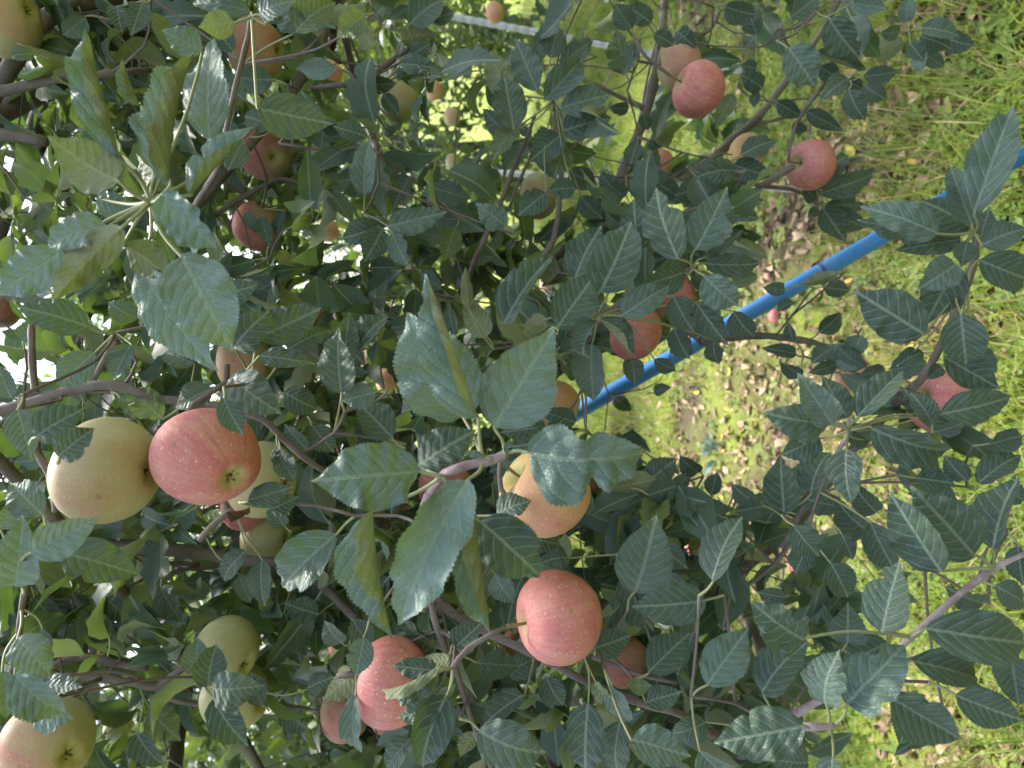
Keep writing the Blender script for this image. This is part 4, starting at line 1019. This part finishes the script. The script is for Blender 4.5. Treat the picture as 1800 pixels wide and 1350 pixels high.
def dens(x, y):
    for (cx, cy, rx, ry) in GAPS:
        if ((x - cx) / rx) ** 2 + ((y - cy) / ry) ** 2 < 1: return 0.0
    if x < 930: return 1.0 if y > 440 else (.9 if x < 540 else .30)
    if y < 480: return .42 if x < 1280 else (.15 if x < 1500 else 0.03)
    if y < 840: return .75 if x < 1060 else (.25 if x < 1300 else .08)
    return 1.0 if x < 1330 else (.6 if x < 1470 else .12)
def blocked(x, y, d, m):
    for (cx, cy, r, ad) in VIS:
        if d < ad + .02 and (x - cx) ** 2 + (y - cy) ** 2 < (r + m) ** 2: return True
    for (p, q, r, ad) in LINES:
        if d < ad:
            vx, vy = q[0] - p[0], q[1] - p[1]
            s = max(0, min(1, ((x - p[0]) * vx + (y - p[1]) * vy) / (vx * vx + vy * vy)))
            if (x - p[0] - s * vx) ** 2 + (y - p[1] - s * vy) ** 2 < (r + m) ** 2: return True
    for (cx, cy, rx, ry) in GAPS:
        if ((x - cx) / rx) ** 2 + ((y - cy) / ry) ** 2 < .8: return True
    return False

def seg_free(B, T):
    for s in (0, .5, 1):
        pr = proj(B.lerp(T, s))
        if pr is None or pr[2] < .55: return False
        if -60 < pr[0] < 1860 and -60 < pr[1] < 1410 and blocked(pr[0], pr[1], pr[2], 9 if s == .5 else 3): return False
    return True

def fill(keyf, count, dlo, dhi, per=(4, 7)):
    made = 0; tries = 0
    while made < count and tries < count * 60:
        tries += 1
        x, y = rf.uniform(-220, 1830), rf.uniform(-220, 1570)
        if rf.random() > dens(min(max(x, 0), 1800), min(max(y, 0), 1350)): continue
        d = dlo + (dhi - dlo) * rf.random()
        t = trees[keyf(x, y)]
        nd = P(x, y, d)
        wd, ds = t.nearest(nd, .05)
        if ds > (.22 if t is tC else .3): continue
        got = 0
        for k in range(rf.randint(*per)):
            L = rf.uniform(.042, .096)
            a = Vector((rf.gauss(0, 1), rf.gauss(-.15, 1), rf.gauss(-.25, .8))).normalized()
            B = nd + a * rf.uniform(.012, .03); T = B + a * L
            if not seg_free(B, T): continue
            fc = Vector((rf.gauss(0, .5), -rf.uniform(0, .75), rf.uniform(.05, 1))).normalized()
            if rf.random() < .13: fc = -fc
            t.cand.append((B, T, fc, rf.uniform(-.4, .4), rf.randrange(20), rf.random() * .10 if rf.random() < .86 else rf.uniform(.2, .5), rf.uniform(.2, .6) if rf.random() < .08 else 0.0))
            got += 1
        if got:
            made += got
            if wd is not None:
                mid = (nd + wd) / 2 + Vector((rf.uniform(-.05, .05), rf.uniform(0, .05), rf.uniform(-.05, .02)))
                t.twigs.tube([tuple(nd), tuple(mid), tuple(wd)], [.0010, .0012, .0015], 5, .03)
                t.add_wood([mid, nd])
for (px, py, rp, d, tip, tr) in apple_objs:
    if tr in trees:
        t = trees[tr]
        wd, ds = t.nearest(tip)
        if wd is not None:
            mid = (tip + wd) / 2 + Vector((0, .015 if ds > .1 else 0, .01))
            t.twigs.tube([tuple(tip - (wd - tip) * 0.0), tuple(mid), tuple(wd)], [.0021, .0025, .003], 6, .02, .05)
def key_of(x, y):
    if y < 500 and x < 760: return 'B'
    if y < 470: return 'C'
    return 'A'
fill(key_of, 2000, .86, 1.25, (5, 9))
fill(key_of, 6200, 1.2, 2.1, (6, 10))

# unseen crown above the frame, added to the near trees to shade their foliage
for kk in range(1150):
    t = tB if rf.random() < .5 else tA
    B = Vector((rf.uniform(-1.7, 1.7), rf.uniform(-.2, 2.3), rf.uniform(2.3, 3.0)))
    pr = proj(B)
    if pr is not None and pr[0] > -120: continue
    t.cand.append((B, B + Vector((rf.gauss(0, 1), rf.gauss(0, 1), rf.gauss(-.2, .4))).normalized() * .095, Vector((rf.gauss(0, .4), rf.gauss(0, .4), 1)).normalized(), 0, rf.randrange(16), .05, 0.0))
for t in (tA, tB):  # limbs added out of view to carry the shading crown
    for kk in range(9):
        l = t.loc; e = Vector((rf.uniform(-1.5, 1.5), rf.uniform(-.1, 2.0), rf.uniform(2.4, 2.8)))
        t.tube('branch', [(l.x, l.y, 2.0), tuple((Vector((l.x, l.y, 2.1)) + e) / 2 + Vector((0, 0, .12))), tuple(e)], [.016, .011, .005], M_BARK, 7, .05, .06)

def stuff_leaves(t, cand, name='leaves', keep=1):
    if not cand: return
    Vs, Fs, UVs, rn, tn, ln, off = [], [], [], [], [], [], 0
    for (B, T, fc, roll, vi, tone, lime) in cand:
        a, yv, nv, L = frame(B, T, fc, roll)
        V, Fq, uv, nc = LOW[vi]
        M = np.array([list(a), list(yv), list(nv)])
        Vs.append((V * L) @ M + np.array(B - t.loc)); Fs.append(Fq + off); UVs.append(uv)
        n = len(V); off += n
        rn.append(np.full(n, rf.random())); tn.append(np.full(n, tone)); ln.append(np.full(n, lime))
    me = mesh_np(name, np.vstack(Vs), np.vstack(Fs), [M_LEAFB], uv=np.vstack(UVs), attrs={'rnd': np.concatenate(rn), 'tone_v': np.concatenate(tn), 'lime_v': np.concatenate(ln)})
    link(name, me, t.root, kind='stuff')

LEAF_CAP = 295
def finish(t):
    def size(c):
        pr = proj(c[0].lerp(c[1], .5))
        if pr is None or not (-20 < pr[0] < 1820 and -20 < pr[1] < 1370): return 0
        return (c[1] - c[0]).length / pr[2]
    t.cand.sort(key=size, reverse=True)
    k = max(0, LEAF_CAP - t.nleaf)
    for (B, T, fc, roll, vi, tone, lime) in t.cand[:k]:
        a, yv, nv, L = frame(B, T, fc, roll)
        M = Matrix((a, yv, nv)).transposed().to_4x4() @ Matrix.Scale(L, 4)
        M.translation = B - t.loc
        o = link('leaf', VARIANTS[vi], t.root, mat=M)
        o['tone'] = tone; o['lime'] = lime
    stuff_leaves(t, t.cand[k:])
    if t.twigs.n:
        link('twigs', t.twigs.mesh('twigs', [M_TWIG], t.loc), t.root, kind='stuff')
for k in 'ABC': finish(trees[k])

# ------------------------------------------------------------------ apple trees further back
def back_tree(key, x, y, label, height, wide, n, lf, seed, z0=.55, group='apple trees standing in the rows behind'):
    t = Tree((x, y, 0), label, group)
    trees[key] = t
    r = random.Random(seed)
    t.tube('trunk', [(x, y, -.05), (x + .02, y, .4), (x - .03, y + .02, 1.1), (x + .03, y, 1.8), (x, y, height - .2)], [.055, .045, .038, .028, .01], M_BARK, 10, .05, .1)
    clumps = []
    for i in range(46):
        th = r.uniform(0, 6.283); zz = z0 + (height - z0) * r.random() ** .85
        rr = wide * (1 - .55 * ((zz - z0) / (height - z0)) ** 1.5) * math.sqrt(r.random())
        c = Vector((x + rr * math.cos(th), y + rr * math.sin(th), zz))
        clumps.append(c)
        if i % 2 == 0:
            b = Vector((x, y, max(.4, zz - .5 * rr)))
            t.tube('branch', [tuple(b), tuple((b + c) / 2 + Vector((0, 0, .04))), tuple(c)], [.016, .011, .004], M_BARK, 6, .06, .08)
    for i in range(n):
        c = r.choice(clumps)
        B = c + Vector((r.gauss(0, .17), r.gauss(0, .17), r.gauss(0, .15)))
        a = Vector((r.gauss(0, 1), r.gauss(0, 1), r.gauss(-.3, .8))).normalized()
        T = B + a * lf * r.uniform(.7, 1.25)
        fc = Vector((r.gauss(0, .6), r.gauss(0, .6), r.uniform(.1, 1))).normalized()
        t.cand.append((B, T, fc, r.uniform(-.4, .4), r.randrange(16), r.random() * .1 if r.random() < .8 else r.uniform(.2, .5), r.uniform(.2, .8) if r.random() < .34 else 0.))
    finish(t)
    return t
back_tree('D', 3.4, 5.7, 'apple tree of the next row behind the pale yellow apple, sky through its crown', 4.4, 1.35, 9500, .09, 1, .75)
back_tree('E', -1.0, 6.5, 'shaded apple tree of the next row behind the large light leaf cluster', 4.5, 1.6, 10500, .095, 2, .75)
back_tree('F', -1.75, 4.0, 'apple tree of the next row behind the lower left corner apple', 4.0, 1.3, 8000, .085, 3, .6)
back_tree('K', 2.2, 3.4, 'taller apple tree of the next row filling the upper left with bright leaves', 4.1, 1.6, 9500, .085, 8, 1.65)
back_tree('L', 2.35, 7.2, 'low branched apple tree on the lime grass behind the thin upright twigs', 4.0, 1.4, 5200, .10, 9, .4)
back_tree('G', 4.2, 8.5, 'apple tree farther back beyond the steel stake', 5.0, 1.7, 3600, .13, 4, .7)
back_tree('H', 1.1, 9.2, 'apple tree farther back in the middle of the gap between rows', 5.2, 1.8, 3600, .13, 5, .7)
back_tree('I', -1.9, 9.0, 'apple tree farther back behind the rosy apple', 5.2, 1.8, 3600, .13, 6, .7)
back_tree('J', -4.4, 8.5, 'apple tree farther back at the lower edge', 5.0, 1.7, 3000, .13, 7, .7)

# ------------------------------------------------------------------ leaning blue pole
def ring_pole(name, A, B, r, sides, mat, ribs=0):
    L = (B - A).length
    n = 3 if not ribs else ribs
    pts, rad = [], []
    for k in range(n):
        s = k / (n - 1)
        pts.append(tuple(A.lerp(B, s)))
        rad.append(r * (1 + (.10 if k % 4 in (0, 1) else -.04)) if ribs else r)
    V, q, t = tube_np(pts, rad, sides, smooth=False)
    return V, q, t
pb = P(1830, 255, 1.72); pa = P(640, 940, 1.9)
dirp = (pa - pb).normalized()
k = (pb.z - 0.0) / dirp.z
pb = pb - dirp * (k + .04)          # foot in the soil
root = tag(empty('blue_pole', pb), 'leaning blue painted metal pole running diagonally behind the leaves', 'pole')
rp = .0195
V, q, t_ = ring_pole('pole', pb, pa, rp, 24, M_BLUE)
link('tube', mesh_np('tube', V - np.array(pb), [q, t_], [M_BLUE]), root)
for (px, w, m, mul) in ((1443, .006, M_DARKRING, 1.03),):
    # where the pole passes this photo column
    best = min((pb.lerp(pa, i / 400) for i in range(401)), key=lambda p: abs(proj(p)[0] - px) if proj(p) else 1e9)
    V, q, t_ = tube_np([tuple(best - dirp * w), tuple(best - dirp * w * .8), tuple(best + dirp * w * .8), tuple(best + dirp * w)], [rp * 1.0, rp * mul, rp * mul, rp * 1.0], 24, smooth=False)
    link('collar', mesh_np('collar', V - np.array(pb), [q, t_], [m]), root)

# steel stakes with ribs
def stake(A, B, r, label):
    A = Vector(A); B = Vector(B)
    root = tag(empty('steel_stake', A), label, 'stake', 'ribbed steel stakes standing between the trees')
    n = int((B - A).length / .012)
    V, q, t_ = ring_pole('s', A, B, r, 10, M_STEEL, ribs=n)
    link('rod', mesh_np('rod', V - np.array(A), [q, t_], [M_STEEL], smooth=False), root)
    u = (B - A).normalized()
    V, q, t_ = tube_np([tuple(B - u * .02), tuple(B + u * .004)], [r * 1.25, r * 1.2], 10, smooth=False)
    link('cap', mesh_np('cap', V - np.array(A), [q, t_], [M_STEEL]), root)
def on_line(p, q, d, up_=.25):
    A, B = P(p[0], p[1], d), P(q[0], q[1], d)
    u = (A - B).normalized()
    foot = B - u * (B.z / u.z + .05)
    return foot, A + u * up_
f_, h_ = on_line((800, 30), (1095, 85), 3.3); stake(f_, h_, .0145, 'grey ribbed steel stake leaning near the top edge against lime grass')
f_, h_ = on_line((870, 303), (1345, 330), 2.7, .01); stake(f_, h_, .0115, 'thin grey ribbed steel stake mostly hidden behind the yellow apple')

# ------------------------------------------------------------------ things lying on the ground
def on_ground(px, py):
    v = (P(px, py, 1.0) - CAM)
    s = -CAM.z / v.z
    p = CAM + v * s
    return Vector((p.x, p.y, float(gz(p.x, p.y))))

LIT = []
for s in range(10):
    r = random.Random(100 + s)
    LIT.append(leaf_geo(6, 2, r.uniform(.5, .7), r.uniform(.1, .6), r.uniform(-.8, 1.8), r.uniform(.1, .6), r.uniform(-.8, 1.8), r.uniform(-.5, 1.8), r.uniform(-.8, .8), .04, 0, (), s, 0))
n = 6500
Vs, Fs, UVs, rn, ln, off = [], [], [], [], [], 0
for k in range(n):
    y = 1.45 + 3.9 * rf.random() ** 1.05
    x = rf.uniform(-1, 1) * (y * .6 + .3)
    if rf.random() > min(1, max(.06,   .38 + .95 * float(patch(np.array(x), np.array(y))))): continue
    V, Fq, uv, nc = LIT[rf.randrange(10)]
    L = rf.uniform(.022, .065)
    a = Vector((rf.gauss(0, 1), rf.gauss(0, 1), rf.gauss(0, .3))).normalized()
    nv = Vector((rf.gauss(0, .4), rf.gauss(0, .4), 1 if rf.random() < .6 else -1)).normalized()
    nv = (nv - a * nv.dot(a)).normalized(); yv = nv.cross(a)
    M = np.array([list(a), list(yv), list(nv)])
    W_ = (V * L) @ M
    W_[:, 2] -= W_[:, 2].min() * .9
    Vs.append(W_ + np.array([x, y, float(gz(x, y)) + .001 + .012 * rf.random()])); Fs.append(Fq + off); UVs.append(uv); off += len(V)
    rn.append(np.full(len(V), rf.random())); ln.append(np.full(len(V), .9 if rf.random() < .02 else 0))
o = link('leaf_litter', mesh_np('leaf_litter', np.vstack(Vs), np.vstack(Fs), [M_LITTER], uv=np.vstack(UVs), attrs={'rnd': np.concatenate(rn), 'lime_v': np.concatenate(ln)}), kind='stuff')
o['label'] = 'dry brown and beige fallen leaves strewn over the soil'

for i, (px, py, L, lime, lab) in enumerate([
    (1592, 165, .062, 0, 'pale curled fallen leaf on dark bare soil, leftmost of the three there'),
    (1618, 172, .060, 0, 'brown crumpled fallen leaf between two paler ones on dark soil'),
    (1660, 186, .070, 0, 'beige fallen leaf with a hole on dark bare soil'),
    (1505, 265, .055, 1, 'yellow fallen leaf on the ground near the red apple'),
    (1588, 440, .060, 1, 'pale yellow fallen leaf on grass under the blue pole'),
    (1740, 1300, .075, 0, 'grey beige fallen leaf standing on edge in the lower right litter'),
    (1700, 1290, .07, 0, 'pale fallen leaf beside the lowest right hanging leaf'),
    (1770, 1335, .07, 0, 'tan rounded fallen leaf in the lower right corner'),
    (1570, 1200, .06, 0, 'light brown fallen leaf showing behind the right hand branch'),
    (1630, 245, .05, 0, 'small tan fallen leaf on the soil left of the long drooping leaf'),
    ]):
    r = random.Random(i + 900)
    g = leaf_geo(14, 3, .68, r.uniform(.2, .6), r.uniform(.3, 1.3), r.uniform(.2, .6), r.uniform(-.4, 1.3), r.uniform(.3, 1.2), r.uniform(-.5, .5), .05, .03, (), i, .004)
    p = on_ground(px, py)
    a = Vector((r.gauss(0, 1), r.gauss(0, 1), .15)).normalized()
    nv = Vector((r.gauss(0, .3), -.5, 1)).normalized(); nv = (nv - a * nv.dot(a)).normalized()
    Mx = Matrix((a, nv.cross(a), nv)).transposed().to_4x4(); Mx.translation = p - a * L * .5 + Vector((0, 0, .022))
    o = link('fallen_leaf', mesh_np('fallen_leaf', g[0] * L, g[1], [M_LITTER], uv=g[2]), mat=Mx)
    tag(o, lab, 'fallen leaf', 'fallen leaves picked out on the ground')
    o['lime'] = float(lime)

# windfall apple
p = on_ground(1373, 556)
V, Fq = apple_body(77, .9)
o = link('apple', mesh_np('apple', V * .03, Fq, [M_APPLE]), mat=Matrix.Translation(p + Vector((0, 0, .026))) @ Matrix.Rotation(1.9, 4, 'X'))
tag(o, 'small pink windfall apple lying on the ground under the blue pole', 'apple'); o['blush'] = 1.1; o['gold'] = 0.0
V2, q2, t2 = tube_np([(0, 0, .016), (.002, 0, .026), (.006, 0, .036)], [.001, .001, .0015], 5, .005)
link('stem', mesh_np('stem', V2, [q2, t2], [M_STEM]), o)

# pale grey weed
p = on_ground(1255, 800)
root = tag(empty('weed', p), 'pale silvery weed with upright leaves in the grass below the blue pole', 'weed')
for k in range(9):
    r = random.Random(k + 50)
    th = r.uniform(0, 6.28)
    b_ = Vector((.03 * math.cos(th), .03 * math.sin(th), .02))
    a = Vector((math.cos(th) * .8, math.sin(th) * .8, r.uniform(.3, 1.3))).normalized()
    nv = Vector((0, -.6, 1)); nv = (nv - a * nv.dot(a)).normalized()
    Mx = Matrix((a, nv.cross(a), nv)).transposed().to_4x4() @ Matrix.Scale(r.uniform(.06, .11), 4); Mx.translation = b_
    o = link('leaf', VARIANTS[k], root, mat=Mx); o['tone'] = 1.0; o['lime'] = 0.0
s = Soup()
s.tube([(0, 0, -.01), (.005, 0, .03), (0, .004, .07)], [.003, .003, .002], 6, .02)
link('stalk', s.mesh('stalk', [M_PET]), root)

# shrivelled brown leaves hanging in the near trees
for (bx, by, tx, ty, w, d, key) in ((585, 92, 572, 28, 26, 1.1, 'B'), (400, 905, 440, 890, 26, .72, 'A'), (560, 95, 580, 108, 14, 1.1, 'B'), (790, 830, 770, 838, 10, .5, 'A')):
    t = trees[key]
    r = random.Random(bx)
    B, T = P(bx, by, d), P(tx, ty, d + .01)
    a, yv, nv, L = frame(B, T, (CAM - B).normalized(), .3)
    g = leaf_geo(16, 3, w * d / F_PX / L * 1.8, .6, 2.2, .5, 1.9, .8, 1.0, .06, .04, (), bx, .006)
    Mx = Matrix((a, yv, nv)).transposed().to_4x4(); Mx.translation = B - t.loc
    o = link('dried_leaf', mesh_np('dried_leaf', g[0] * L, g[1], [M_DEAD], uv=g[2]), t.root, mat=Mx)
    o['label'] = 'shrivelled dark brown leaf'
